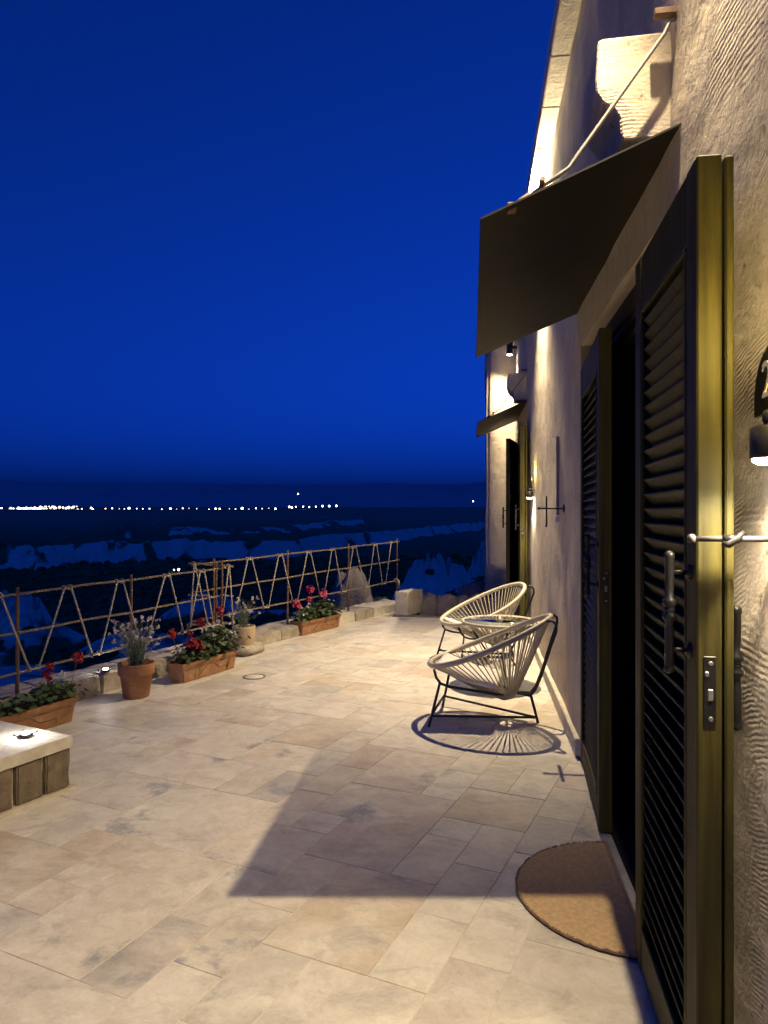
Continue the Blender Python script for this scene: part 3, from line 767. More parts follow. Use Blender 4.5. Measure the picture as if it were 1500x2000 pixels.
def plate_lamp(y, z, label, digit, wu, wd):
    x = wall_x(y, z)
    t = thing('number_plate_lamp', label, 'lamp', (x, y, z), 0, 'number plate lamps beside the doors')
    W, Hh = 0.118, 0.150                                      # half width, height of the arch
    zb = z + 0.10; prof = [(-W, 0), (W, 0)] + [(W * math.cos(a) , 0.035 + (Hh - 0.035) * math.sin(a)) for a in [math.pi * i / 16 for i in range(17)]]
    bm = bmesh.new(); vs = [bm.verts.new((x - 0.030, y - a, zb + b)) for a, b in prof]
    f = bm.faces.new(vs); r = bmesh.ops.extrude_face_region(bm, geom=[f])
    for v in [e for e in r['geom'] if isinstance(e, bmesh.types.BMVert)]: v.co.x -= 0.006
    bmesh.ops.recalc_face_normals(bm, faces=bm.faces)
    q = MB(); q.bm(bm); q.build('plate', M_PLATE, t, True)
    q = MB(); q.lathe([(0.014, 0), (0.018, 0.008), (0.018, 0.02), (0.014, 0.028)], 14, Matrix.Translation((x - 0.045, y, zb - 0.028))); q.tube([(x + 0.02, y, zb - 0.012), (x - 0.045, y, zb - 0.012)], 0.009, 8)
    q.build('neck', M_LAMP, t, True)
    q = MB(); q.lathe([(0.036, 0), (0.038, 0.003), (0.038, 0.062), (0.034, 0.066), (0.0, 0.067)], 20, Matrix.Translation((x - 0.048, y, zb - 0.098)))
    q.build('lamp_body', M_LAMP, t, True)
    q = MB(); q.lathe([(0.0, 0.0), (0.022, 0.002), (0.032, 0.008), (0.034, 0.014), (0.0, 0.016)], 16, Matrix.Translation((x - 0.048, y, zb - 0.112))); q.build('lens', M_GLOW_W, t, True)
    if digit:
        cu = bpy.data.curves.new('digit', 'FONT'); cu.body = digit; cu.size = 0.11; cu.extrude = 0.0012; cu.align_x = 'CENTER'
        to = bpy.data.objects.new('tmp', cu); col.objects.link(to)
        me = bpy.data.meshes.new_from_object(to.evaluated_get(bpy.context.evaluated_depsgraph_get()))
        bpy.data.objects.remove(to); me.materials.clear(); me.materials.append(M_DIGIT)
        o = linkobj('digit', me, t); o.rotation_euler = (R(90), 0, R(-90)); o.location = Vector((x - 0.0378, y + 0.045, zb + 0.035)) - t.location
    L = bpy.data.lights.new('halo_light', 'POINT'); L.energy = wu; L.color = (1.0, 0.74, 0.20); L.shadow_soft_size = 0.02
    o = bpy.data.objects.new('halo_light', L); col.objects.link(o); o.parent = t; o.location = (-0.04, -0.13, 0.27)
    spot('down_light', (x - 0.055, y, zb - 0.12), (-0.15, 0, -1), wd, 150, 0.8, (1.0, 0.83, 0.60), 0.02, t)
    return t
plate_lamp(1.548, 1.557, 'black arched number plate lamp with a cream 2 at the right edge', '2', 4.5, 15)
plate_lamp(7.75, 1.60, 'small lit plate lamp on the wall just before the second door', '', 1.8, 24)

# ------------------------------------------------------------------ door stays
def door_stay(y, z, L, label, hook, mat):
    x = wall_x(y, z)
    t = thing('door_stay', label, 'door stay', (x, y, z), 0, 'door stays on the wall')
    q = MB(); q.tube([(x + 0.01, y, z), (x - L, y, z)], 0.0065, 10); q.lathe([(0.009, 0), (0.011, 0.006), (0.008, 0.014), (0.0, 0.015)], 12, Matrix.Translation((x - L, y, z)) @ Matrix.Rotation(R(-90), 4, 'Y'))
    q.build('rod', mat, t, True)
    q = MB(); q.lathe([(0.030, 0), (0.030, 0.004), (0.022, 0.010), (0.010, 0.012)], 18, Matrix.Translation((x - 0.002, y, z)) @ Matrix.Rotation(R(-90), 4, 'Y')); q.build('rosette', mat, t, True)
    q = MB()
    if hook == 'catch':
        a = x - L * 0.56; q.tube([(a + 0.02, y - 0.012, z + 0.016), (a + 0.008, y - 0.015, z + 0.004), (a - 0.012, y - 0.014, z - 0.012), (a - 0.024, y - 0.012, z - 0.008)], [0.004, 0.008, 0.009, 0.006], 8)
        q.tube([(a - 0.02, y - 0.008, z), (a + 0.012, y - 0.008, z)], 0.0095, 10)
    else:
        a = x - L * 0.72; q.tube([(a, y, z + 0.085), (a, y, z - 0.11), (a - 0.004, y, z - 0.13)], 0.006, 8)
    q.build('catch', M_IRON, t, True)
door_stay(1.625, 1.392, 0.175, 'pale steel stay with dark catch holding the near folded leaf', 'catch', simple('dull_steel', (0.055, 0.052, 0.05), (0.09, 0.085, 0.08), 20, 0.55, metal=0.3, bstr=0.1))
door_stay(5.10, 1.475, 0.17, 'black door stay with a cross bar on the bare wall', 'bar', M_IRON)
# thin raised purple-grey stripe with a little box
t = thing('wall_stripe', 'thin purple-grey raised stripe with small box on the bare wall', 'cable duct', (0.60, 5.42, 1.35))
q = MB(); q.bev((0.598, 5.42, 1.72), (0.02, 0.03, 0.58), 0.003); q.build('stripe', simple('grey_stripe', (0.24, 0.20, 0.20), (0.30, 0.25, 0.25), 10, 0.7), t, True)
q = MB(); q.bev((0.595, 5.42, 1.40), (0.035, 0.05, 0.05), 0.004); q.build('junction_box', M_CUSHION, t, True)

# ------------------------------------------------------------------ chairs and table
def rim_pts(n=64, z0=0.385, z1=0.735, x0=-0.405, x1=0.43, wy=0.355):
    P = []
    for i in range(n):
        a = 2 * math.pi * i / n
        c, s = math.cos(a), math.sin(a)
        x = (x0 + x1) / 2 + c * (x1 - x0) / 2
        w = wy * (1 - 0.10 * c)
        z = z0 + (z1 - z0) * ((x - x0) / (x1 - x0)) ** 1.25
        P.append(Vector((x, s * w, z)))
    return P
def make_chair(label, loc, rz):
    t = thing('cord_chair', label, 'chair', loc, rz, 'round cord lounge chairs by the wall')
    rim = rim_pts()
    q = MB(); q.tube(rim, 0.019, 10, True); q.build('rim', M_CORD, t)
    hub = Vector((0.14, 0, 0.168)); hr = 0.055
    q = MB(); n = len(rim)
    for i, p in enumerate(rim):
        a = 2 * math.pi * i / n
        h = hub + Vector((math.cos(a) * hr * 0.9, math.sin(a) * hr * 1.2, 0.012 * math.cos(a)))
        mid = p.lerp(h, 0.55) + Vector((0, 0, -0.012))
        q.tube([p, mid, h], 0.0045, 6, cap=False)
    q.tube([hub + Vector((math.cos(a) * hr * 0.9, math.sin(a) * hr * 1.2, 0.012 * math.cos(a))) for a in [2 * math.pi * i / 24 for i in range(24)]], 0.006, 6, True)
    q.build('cord_web', M_CORD, t)
    r = 0.0095
    for s in (-1, 1):
        q = MB(); q.tube([(-0.345, s * 0.20, 0.375), (-0.325, s * 0.215, 0.32), (-0.295, s * 0.22, 0.285), (-0.24, s * 0.21, 0.265), (-0.05, s * 0.17, 0.236), (0.07, s * 0.13, 0.212), (0.115, s * 0.10, 0.207), (0.14, s * 0.06, 0.205), (0.145, 0, 0.205)], r, 8)
        q.build('seat_rail', M_FRAME, t)
        q = MB(); q.tube([(0.145, 0, 0.203), (0.24, s * 0.02, 0.200), (0.29, s * 0.04, 0.195), (0.325, s * 0.065, 0.235), (0.37, s * 0.10, 0.35), (0.435, s * 0.155, 0.565), (0.468, s * 0.175, 0.665), (0.468, s * 0.17, 0.705), (0.445, s * 0.15, 0.728), (0.405, s * 0.14, 0.722)], r, 8)
        q.build('back_upright', M_FRAME, t)
        q = MB(); q.tube([(-0.30, s * 0.22, 0.288), (-0.365, s * 0.285, 0.0)], r, 8); q.build('leg', M_FRAME, t)
    q = MB(); q.tube([(0.295, 0, 0.190), (0.345, 0, 0.0)], r, 8); q.tube([(0.29, -0.04, 0.195), (0.29, 0.04, 0.195)], r, 8); q.build('leg', M_FRAME, t)
    q = MB()
    for s in (-1, 1): q.tube([(-0.348, s * 0.268, 0.075), (0.335, 0, 0.038)], r * 0.9, 8)
    q.tube([(-0.345, -0.266, 0.09), (-0.345, 0.266, 0.09)], r * 0.9, 8)
    q.build('stretcher', M_FRAME, t)
    # seat pad lying in the web
    bm = bmesh.new(); bmesh.ops.create_grid(bm, x_segments=14, y_segments=14, size=0.5)
    for v in bm.verts:
        a, b = v.co.x * 2, v.co.y * 2
        e = max(abs(a), abs(b)); th = 0.022 * max(0, 1 - e ** 6) ** 0.5
        x = -0.13 + v.co.x * 0.42; y = v.co.y * 0.40
        v.co = Vector((x, y, 0.315 + 0.30 * y * y + (0.20 if x < -0.12 else 0.0) * (-0.12 - x) - 0.18 * (x + 0.13) + th + 0.006))
    r2 = bmesh.ops.extrude_face_region(bm, geom=bm.faces[:])
    for v in [e for e in r2['geom'] if isinstance(e, bmesh.types.BMVert)]: v.co.z -= 0.035
    bmesh.ops.recalc_face_normals(bm, faces=bm.faces)
    q = MB(); q.bm(bm, None, 0, True); q.build('seat_pad', M_CUSHION, t)
    return t
make_chair('cream cord lounge chair nearest the camera, its woven back turned to us', (0.08, 5.06, 0), R(-7))
make_chair('cream cord lounge chair behind the round table, open side towards us', (0.06, 7.05, 0), R(26))
t = thing('cord_table', 'round glass-topped cord table between the two lounge chairs', 'table', (0.20, 6.12, 0))
ring = [Vector((0.315 * math.cos(a), 0.315 * math.sin(a), 0.525)) for a in [2 * math.pi * i / 64 for i in range(64)]]
q = MB(); q.tube(ring, 0.014, 10, True); q.build('rim', M_CORD, t)
q = MB()
for p in ring: q.tube([p, Vector((p.x * 0.22, p.y * 0.22, 0.33))], 0.0036, 5, cap=False)
q.tube([Vector((p.x * 0.22, p.y * 0.22, 0.33)) for p in ring[::3]], 0.006, 6, True); q.build('cord_web', M_CORD, t)
q = MB(); q.lathe([(0.0, 0.530), (0.298, 0.530), (0.300, 0.532), (0.300, 0.536), (0.298, 0.538), (0.0, 0.538)], 64); q.build('glass_top', M_GLASS, t)
for k in range(3):
    a = R(40 + 120 * k); q = MB(); q.tube([(0.30 * math.cos(a), 0.30 * math.sin(a), 0.515), (0.10 * math.cos(a), 0.10 * math.sin(a), 0.24), (0.27 * math.cos(a), 0.27 * math.sin(a), 0.0)], 0.0085, 8); q.build('leg', M_FRAME, t)
q = MB(); q.tube([(0.10 * math.cos(a), 0.10 * math.sin(a), 0.24) for a in [2 * math.pi * i / 20 for i in range(20)]], 0.007, 8, True); q.build('brace_ring', M_FRAME, t)

# ------------------------------------------------------------------ doormat
t = thing('doormat', 'half-round brown coir doormat at the open door', 'doormat', (0.565, 2.80, 0.004))
rng = random.Random(3)
pr = [(0.0, -0.405)] + [(-0.41 * math.sin(a) * (1 + rng.uniform(-.006, .006)), -0.405 * math.cos(a) * (1 + rng.uniform(-.006, .006))) for a in [math.pi * i / 70 for i in range(1, 70)]] + [(0.0, 0.405)]
def slab(prof, z0, z1, name, mat, par):
    k = len(prof); m = MB()
    m.add([(x, y, z0) for x, y in prof] + [(x, y, z1) for x, y in prof], [tuple(range(k, 2 * k))[::-1], tuple(range(k))] + [(i, i + k, (i + 1) % k + k, (i + 1) % k) for i in range(k)])
    o = m.build(name, mat, par); bm = bmesh.new(); bm.from_mesh(o.data); bmesh.ops.recalc_face_normals(bm, faces=bm.faces); bm.to_mesh(o.data); bm.free(); return o
slab([(x * 1.003, y * 1.003) for x, y in pr], 0.0, 0.006, 'backing', M_RUBBER, t)
slab(pr, 0.0065, 0.013, 'coir_pile', M_COIR, t)
q = MB()
for i in range(900):                                         # loose bristles along the cut edge
    a = math.pi * rng.random(); s = 0.985 + rng.random() * 0.02
    x, y = -0.41 * math.sin(a) * s, -0.405 * math.cos(a) * s; h = rng.uniform(0.004, 0.012); w = 0.0025
    dx, dy = -math.sin(a) * rng.uniform(0, .009), -math.cos(a) * rng.uniform(0, .009)
    q.add([(x - w, y, 0.008), (x + w, y + w, 0.008), (x + dx, y + dy, 0.010 + h)], [(0, 1, 2)])
q.build('bristle_edge', M_COIR, t)['kind'] = 'stuff'

# ------------------------------------------------------------------ parapet (low kerb wall)
def oriented(p, ang): return Matrix.Translation(p) @ Matrix.Rotation(-ang, 4, 'Z')
t = thing('low_parapet', 'low rough stone parapet under the rope fence', 'parapet', (-2.6, 6.4, 0))
def run(P, Q, width, h, seed, mats, step=0.52):
    P = Vector(P); Q = Vector(Q); d = (Q - P); L = d.length; ang = math.atan2(d.x, d.y); n = max(1, int(round(L / step))); rg = random.Random(seed)
    cuts = [0] + sorted((i + rg.uniform(-.2, .2)) / n for i in range(1, n)) + [1]
    for i in range(n):
        a, b = cuts[i], cuts[i + 1]; c = P + d * ((a + b) / 2)
        left = Vector((-d.y, d.x)).normalized() * (width / 2)
        bm = rough_box((width + rg.uniform(-.01, .01), (b - a) * L - 0.012, h + rg.uniform(-.008, .008)), 0.05, 0.016, 0.010, seed + i, 9)
        m = MB(); m.bm(bm, oriented((c.x + left.x, c.y + left.y, -0.01), ang), 0, False)
        m.build('stone', mats[rg.randrange(len(mats))], t, True)
run((-4.05, 2.05), (-2.50, 6.75), 0.36, 0.165, 10, [M_CURB, M_CURB, M_LIME])
run((-2.60, 6.80), (-1.02, 10.72), 0.40, 0.135, 40, [M_LIME, M_LIME, M_CURB])
m = MB(); m.bm(rough_box((0.19, 0.50, 0.335), 0.05, 0.008, 0.008, 77, 9), oriented((-0.95, 10.18, 0), R(22)), 0, False)
tag(m.build('kerb_end_block', M_LIME), 'pale squared stone block lit at the far end of the parapet', 'stone block')
# step stone under the tan pot
m = MB(); m.bm(rough_box((0.30, 0.34, 0.10), 0.07, 0.012, 0.02, 79), oriented((-2.36, 7.10, 0), R(19)), 0, True)
tag(m.build('step_stone', M_CURB), 'small flat stone block beneath the tan clay pot', 'stone block')
# low rubble wall past the end of the floor
t2 = thing('rubble_wall', 'low wall of rounded boulders beyond the end of the floor', 'wall', (-0.35, 10.4, -0.1))
rg = random.Random(5); x = -0.84
for i in range(7):
    w = rg.uniform(0.19, 0.33); hh = rg.uniform(0.38, 0.50); m = MB(); m.bm(boulder_bm((w * 1.12, 0.34, hh), 60 + i, 0.16, 3), Matrix.Translation((x + w / 2, 10.45 + rg.uniform(-.04, .04), 0.02)), 0, True)
    m.build('stone', M_ROCK, t2, True); x += w - 0.02
m = MB(); m.bm(boulder_bm((0.85, 0.6, 0.75), 88, 0.2), Matrix.Translation((0.10, 12.4, -0.12)), 0, True)
tag(m.build('boulder', M_ROCK), 'rounded pinkish boulder lying beyond the rubble wall', 'boulder')
m = MB(); m.bm(boulder_bm((0.74, 0.66, 3.1), 97, 0.15, 5), Matrix.Translation((-2.10, 12.0, -1.08)), 0, True)
m.bm(boulder_bm((1.0, 0.8, 2.2), 95, 0.18, 5), Matrix.Translation((-2.16, 12.1, -0.95)), 0, True)
tag(m.build('rock_pillar', M_ROCK), 'squat pinkish rock pillar standing behind the rope fence', 'rock')
# metal strip closing the floor
m = MB(); m.bev((-0.28, FLOOR_END + 0.05, 0.006), (1.74, 0.10, 0.02), 0.003)
tag(m.build('edge_strip', simple('grey_edge_strip', (0.12, 0.11, 0.11), (0.17, 0.16, 0.16), 10, 0.6)), 'dark grey strip closing the far end of the paving', 'strip')

# ------------------------------------------------------------------ bench-like wall at the left
BA = R(20); bcor = Vector((-2.10, 3.53, 0))
t = thing('low_stone_bench', 'low wall of brown blocks with a pale slab on top, at the left edge', 'bench', bcor)
dv = Vector((math.sin(BA), math.cos(BA), 0)); nv = Vector((-math.cos(BA), math.sin(BA), 0))
def bpt(a, b, z): return bcor - dv * a + nv * b + Vector((0, 0, z))       # a towards the camera, b away from the floor
core = MB(); core.box((0, 0, 0), (0.60, 2.0, 0.20), oriented(bpt(1.03, 0.335, 0.105), BA)); core.build('mortar_core', M_MORTAR, t, True)
rg = random.Random(9); a = 0.0; i = 0
while a < 2.0:
    L = rg.uniform(0.12, 0.17); m = MB(); m.bm(rough_box((0.12, L, 0.203), 0.04, 0.010, 0.008, 120 + i, 11), oriented(bpt(a + L / 2 + 0.015, 0.065, 0.012), BA), 0, False)
    m.build('block', M_BROWN, t, True); a += L + 0.022; i += 1
for i in range(3):
    m = MB(); m.bm(rough_box((0.19, 0.10, 0.203), 0.04, 0.010, 0.008, 150 + i, 11), oriented(bpt(0.055, 0.13 + 0.21 * i + 0.03, 0.012), BA), 0, False); m.build('block', M_BROWN, t, True)
m = MB(); m.bm(rough_box((0.665, 2.05, 0.062), 0.06, 0.0035, 0.004, 160, 9), oriented(bpt(1.03, 0.33, 0.215), BA), 0, False); m.build('cap_slab', M_LIME, t, True)
m = MB(); m.bm(rough_box((0.10, 2.1, 0.03), 0.07, 0.012, 0.01, 161, 9), oriented(bpt(1.03, 0.02, -0.012), BA), 0, True); m.build('mortar_foot', M_MORTAR, t, True)

def deck_spot(p, label, w):
    p = Vector(p); t = thing('spotlight', label, 'spotlight', p, 0, 'small white spotlights on the stone')
    q = MB(); q.lathe([(0.030, 0), (0.034, 0.004), (0.034, 0.016), (0.028, 0.020), (0.022, 0.020)], 18); q.build('housing', M_LAMP, t)
    q = MB(); q.lathe([(0.0, 0.020), (0.021, 0.020), (0.018, 0.027), (0.0, 0.032)], 16); q.build('lens', M_GLOW_S, t)
    for k in range(4):
        q = MB(); a = R(45 + 90 * k); q.tube([(0.036 * math.cos(a), 0.036 * math.sin(a), 0.012), (0.060 * math.cos(a), 0.060 * math.sin(a), 0.022)], 0.005, 6); q.build('mounting_lug', M_LAMP, t)
    L = bpy.data.lights.new('glow', 'POINT'); L.energy = w; L.color = (1.0, 0.94, 0.90); L.shadow_soft_size = 0.015
    o = bpy.data.objects.new('glow', L); col.objects.link(o); o.parent = t; o.location = (0, 0, 0.05)
deck_spot((-2.33, 3.47, 0.276), 'lit white spotlight on the pale slab at the left edge', 1.3)
deck_spot((-2.95, 5.42, 0.168), 'lit white spotlight on the parapet behind the round terracotta pot', 0.4)

# ------------------------------------------------------------------ rope fence
t = thing('rope_fence', 'rustic fence of wooden rails and rusty posts laced with zigzag rope', 'fence', (-2.6, 6.9, 0.15))
def wob(p, q, k=7, amp=0.006, seed=0):
    p, q = Vector(p), Vector(q); rg = random.Random(seed)
    return [p.lerp(q, i / k) + Vector((rg.uniform(-1, 1), rg.uniform(-1, 1), rg.uniform(-1, 1))) * (amp if 0 < i < k else 0) for i in range(k + 1)]
def post(p, z0, z1, r=0.014):
    m = MB(); m.tube(wob((p[0], p[1], z0), (p[0], p[1], z1), 4, 0.004, int(p[0] * 100)), r, 8); m.build('post', M_RUST, t, True)
def rail(p, q, r=0.011, seed=0):
    m = MB(); m.tube(wob(p, q, 9, 0.006, seed), r, 8); m.build('rail', M_POLE, t, True)
def zigzag(P, Q, ht0, ht1, hb0, hb1, tops, bots, seed=0):
    P = Vector(P); Q = Vector(Q); rg = random.Random(seed)
    pt = lambda s, a, b: Vector((P.x + (Q.x - P.x) * s, P.y + (Q.y - P.y) * s, a + (b - a) * s))
    seqp = []
    ev = sorted([(s, 1) for s in tops] + [(s, 0) for s in bots])
    off = Vector((0.012, -0.004, 0))
    for s, up in ev:
        e = 0.008 if up else 0.010
        seqp.append([pt(s - e, *((ht0, ht1) if up else (hb0, hb1))) + off, pt(s + e, *((ht0, ht1) if up else (hb0, hb1))) + off])
    m = MB()
    for a, b in zip(seqp[:-1], seqp[1:]):
        mid = a[1].lerp(b[0], 0.5) + Vector((rg.uniform(-.004, .004), 0, -0.006)); m.tube([a[1], mid, b[0]], 0.0078, 6)
    for (a, b), (s, up) in zip(seqp, ev):                     # wraps round the rail
        for c in (a, b):
            m.tube([c + Vector((0.004 * 0, 0, 0)) + Vector((-0.012, 0.004, 0)) + Vector((math.cos(w) * 0.018, 0, math.sin(w) * 0.018)) for w in [2 * math.pi * i / 10 for i in range(10)]], 0.0055, 5, True)
        m.tube([a + Vector((0, 0, -0.004)), b + Vector((0, 0, -0.004))], 0.0065, 6)
    m.build('rope', M_ROPE, t, True)
Ax, Az = [(-3.72, 2.75), (-3.18, 4.64), (-2.875, 5.70), (-2.56, 6.85)], (0.88, 0.61, 0.33)
for p in Ax[:3]: post(p, 0.10, 0.925)
post(Ax[3], 0.10, 0.95, 0.012); post((Ax[3][0] + 0.045, Ax[3][1] + 0.03), 0.10, 0.97, 0.012)
for k, z in enumerate(Az): rail((-3.60, 3.15, z - 0.01), (-2.515, 7.00, z + 0.005), 0.0095, k)
Pa, Qa = (-3.60, 3.15), (-2.515, 7.00)
zigzag(Pa, Qa, 0.88, 0.88, 0.33, 0.335, [0.10, 0.215, 0.345, 0.495, 0.63, 0.775, 0.90], [0.16, 0.285, 0.42, 0.565, 0.70, 0.84, 0.955], 1)
Bx = [(-2.66, 7.05), (-2.20, 8.22), (-1.70, 9.47), (-1.186, 10.74)]
for i, p in enumerate(Bx): post(p, 0.06, 0.975 + i * 0.025, 0.013)
Pb, Qb = (-2.78, 6.75), (-1.16, 10.80)
for k, (a, b) in enumerate(((0.925, 1.0), (0.655, 0.725), (0.37, 0.416))): rail((*Pb, a), (*Qb, b), 0.0095, 10 + k)
zigzag(Pb, Qb, 0.925, 1.0, 0.37, 0.416, [0.20, 0.325, 0.455, 0.58, 0.70, 0.83, 0.945], [0.135, 0.265, 0.39, 0.52, 0.64, 0.775, 0.89], 2)
# short return rails tying the two runs together
for k, (z0, z1) in enumerate(((0.945, 0.90), (0.64, 0.60), (0.34, 0.335))): rail((-2.80, 6.72, z0), (-2.43, 6.98, z1), 0.010, 30 + k)
zigzag((-2.80, 6.72), (-2.43, 6.98), 0.945, 0.90, 0.34, 0.335, [0.12, 0.88], [0.02, 0.42, 0.70, 0.98], 3)
m = MB(); m.tube([(-1.16, 10.72, 0.415), (-1.15, 10.70, 0.37), (-1.155, 10.70, 0.31)], [0.02, 0.016, 0.012], 8); m.tube([(-1.20 + 0.03 * math.cos(a), 10.72, 0.42 + 0.025 * math.sin(a)) for a in [i * math.pi / 5 for i in range(10)]], 0.009, 6, True)
m.build('rope_knot', M_ROPE, t, True)

# ------------------------------------------------------------------ planters, pots and plants
def trough(p, ang, L, label, w=0.17, h=0.165):
    t = thing('trough_planter', label, 'planter', p, -ang, 'terracotta trough planters along the parapet')
    bm = bmesh.new(); a = 0.86
    def ring(wx, ly, z): return [bm.verts.new((x * wx / 2, y * ly / 2, z)) for x, y in ((-1, -1), (1, -1), (1, 1), (-1, 1))]
    rings = [ring(w * a, L * 0.93, 0), ring(w * 0.96, L * 0.985, h * 0.78), ring(w * 1.06, L * 1.02, h * 0.79), ring(w * 1.08, L * 1.03, h), ring(w * 0.96, L * 0.99, h), ring(w * 0.92, L * 0.975, h * 0.86)]
    bm.faces.new(list(reversed(rings[0])))
    for r0, r1 in zip(rings[:-1], rings[1:]):
        for i in range(4): bm.faces.new((r0[i], r0[(i + 1) % 4], r1[(i + 1) % 4], r1[i]))
    bmesh.ops.bevel(bm, geom=[e for e in bm.edges if len(e.link_faces) == 2], offset=0.004, segments=2, affect='EDGES')
    q = MB(); q.bm(bm); q.build('trough', M_PLAST, t)
    q = MB()                                                  # raised stepped line on the long face
    k = w * a / 2
    def fp(y, z): return Vector((k + (w * 0.96 - w * a) / 2 * z / (h * 0.78) + 0.001, y * L / 2, z))
    for pts in ([(-0.92, 0.105), (-0.25, 0.118)], [(-0.45, 0.03), (-0.12, 0.112), (0.12, 0.112), (0.32, 0.055), (0.62, 0.055), (0.62, 0.022)], [(0.2, 0.112), (0.9, 0.112)]):
        q.tube([fp(*s) for s in pts], 0.0028, 6)
    q.build('relief_line', M_RUST, t)
    q = MB(); V = []; nx, ny = 5, 24
    for i in range(nx):
        for j in range(ny): V.append(((i / (nx - 1) - .5) * w * 0.93, (j / (ny - 1) - .5) * L * 0.97, h * 0.90 + 0.008 * mnoise.noise(Vector((i * .9, j * .7, L * 9)))))
    q.add(V, [(i * ny + j, (i + 1) * ny + j, (i + 1) * ny + j + 1, i * ny + j + 1) for i in range(nx - 1) for j in range(ny - 1)], 0, True); q.build('soil', M_SOIL, t)
    return t
def pot(p, label, mat, r0, r1, h, band=True):
    t = thing('round_pot', label, 'pot', p)
    pr = [(0.0, 0.0), (r0, 0.0), (r0 + 0.004, 0.006)]
    if band: pr += [(r0 + (r1 - r0) * 0.66, h * 0.66), (r1 * 1.0, h * 0.67), (r1 * 1.02, h * 0.69), (r1 * 1.06, h * 0.97), (r1 * 1.05, h), (r1 * 0.95, h), (r1 * 0.93, h * 0.86)]
    else: pr += [(r1 * 0.98, h * 0.55), (r1, h * 0.94), (r1 * 1.0, h), (r1 * 0.9, h), (r1 * 0.88, h * 0.9)]
    q = MB(); q.lathe(pr, 32); q.build('pot_body', mat, t)
    q = MB(); q.lathe([(r1 * 0.93, h * 0.86), (r1 * 0.5, h * 0.90), (0.0, h * 0.91)], 18); q.build('soil', M_SOIL, t)
    return t
def round_leaf(mb, c, nrm, r, rg, mi=0):
    n = Vector(nrm).normalized(); u = n.orthogonal().normalized(); w = n.cross(u); k = 7
    V = [Vector(c)] + [Vector(c) + (u * math.cos(2 * math.pi * i / k) + w * math.sin(2 * math.pi * i / k)) * r * rg.uniform(0.8, 1.1) + n * r * rg.uniform(0.1, 0.35) for i in range(k)]
    mb.add(V, [(0, 1 + i, 1 + (i + 1) % k) for i in range(k)], mi, True)
def flower_head(name, c, r, mat, par, rg, n=34):
    m = MB()
    for i in range(n):
        d = Vector((rg.gauss(0, 1), rg.gauss(0, 1), rg.gauss(0.25, 0.9))).normalized()
        p = Vector(c) + d * r * rg.uniform(0.55, 1.0); round_leaf(m, p, d + Vector((rg.uniform(-.5, .5), rg.uniform(-.5, .5), rg.uniform(-.5, .5))), r * rg.uniform(0.28, 0.42), rg)
    return m.build(name, mat, par)
def geranium(p, label, heads, spread, h, nleaf, rg_seed, mat=M_RED, ang=0, small=0):
    t = thing('geranium', label, 'plant', p, ang, 'geraniums growing in the troughs'); rg = random.Random(rg_seed)
    lf = MB(); st = MB()
    for i in range(int(nleaf * 1.6)):
        f = rg.random(); x = rg.gauss(0, spread[0]); y = rg.gauss(0, spread[1]); z = h * (0.1 + 0.75 * rg.random() ** 1.3) * (1 - 0.35 * min(1, abs(y) / (2 * spread[1] + 1e-6)))
        b = Vector((x * 0.35, y * 0.55, -0.01)); q = Vector((x, y, z))
        st.tube([b, b.lerp(q, 0.5) + Vector((0, 0, 0.01)), q], 0.0017, 4, cap=False)
        round_leaf(lf, q, (x * 3 + rg.uniform(-.4, .4), y * 3 + rg.uniform(-.4, .4), 0.9), rg.uniform(0.014, 0.03), rg)
    lf.build('foliage', M_LEAF, t)
    for (x, y, z, r, mt) in heads:
        st.tube([Vector((x * 0.4, y * 0.6, 0)), Vector((x * 0.7, y * 0.85, z * 0.55)), Vector((x, y, z))], 0.0024, 5, cap=False)
        flower_head('flower_head', (x, y, z), r, mt, t, rg)
    for i in range(small):
        x, y, z = rg.gauss(0, spread[0]), rg.gauss(0, spread[1] * 1.1), h * rg.uniform(0.45, 1.05)
        flower_head('flower_head', (x, y, z), rg.uniform(0.014, 0.024), M_WHITE, t, rg, 12)
    st.build('stems', M_STEM, t)
    return t
def carnation(p, label, n, h, sp, nfl, seed):
    t = thing('carnation', label, 'plant', p, 0, 'grey-green carnations in round pots'); rg = random.Random(seed); st = MB()
    for i in range(n):
        a = rg.uniform(0, 2 * math.pi); r = sp * rg.random() ** 0.6; z = h * rg.uniform(0.35, 1.0)
        b = Vector((0.05 * rg.uniform(-1, 1), 0.05 * rg.uniform(-1, 1), -0.01)); q = Vector((r * math.cos(a), r * math.sin(a), z))
        mid = b.lerp(q, 0.5) + Vector((-q.x * 0.2, -q.y * 0.2, 0.02)); st.tube([b, mid, q], [0.0022, 0.002, 0.0014], 4, cap=False)
        for k in range(4):                                   # narrow leaves in pairs
            s = rg.uniform(0.1, 0.8); c = b.lerp(q, s); d = Vector((rg.uniform(-1, 1), rg.uniform(-1, 1), rg.uniform(0.2, 1))).normalized() * rg.uniform(0.03, 0.06)
            w = d.orthogonal().normalized() * 0.003; st.add([c - w, c + w, c + d], [(0, 1, 2)])
        if i < nfl: flower_head('flower', q, rg.uniform(0.012, 0.020), rg.choice([M_PALEP, M_WHITE, M_PALEP]), t, rg, 14)
    st.build('stems', M_LEAF2, t)
    return t

FA = R(19)
def along(p, ang, a): return (p[0] + math.sin(ang) * a, p[1] + math.cos(ang) * a)
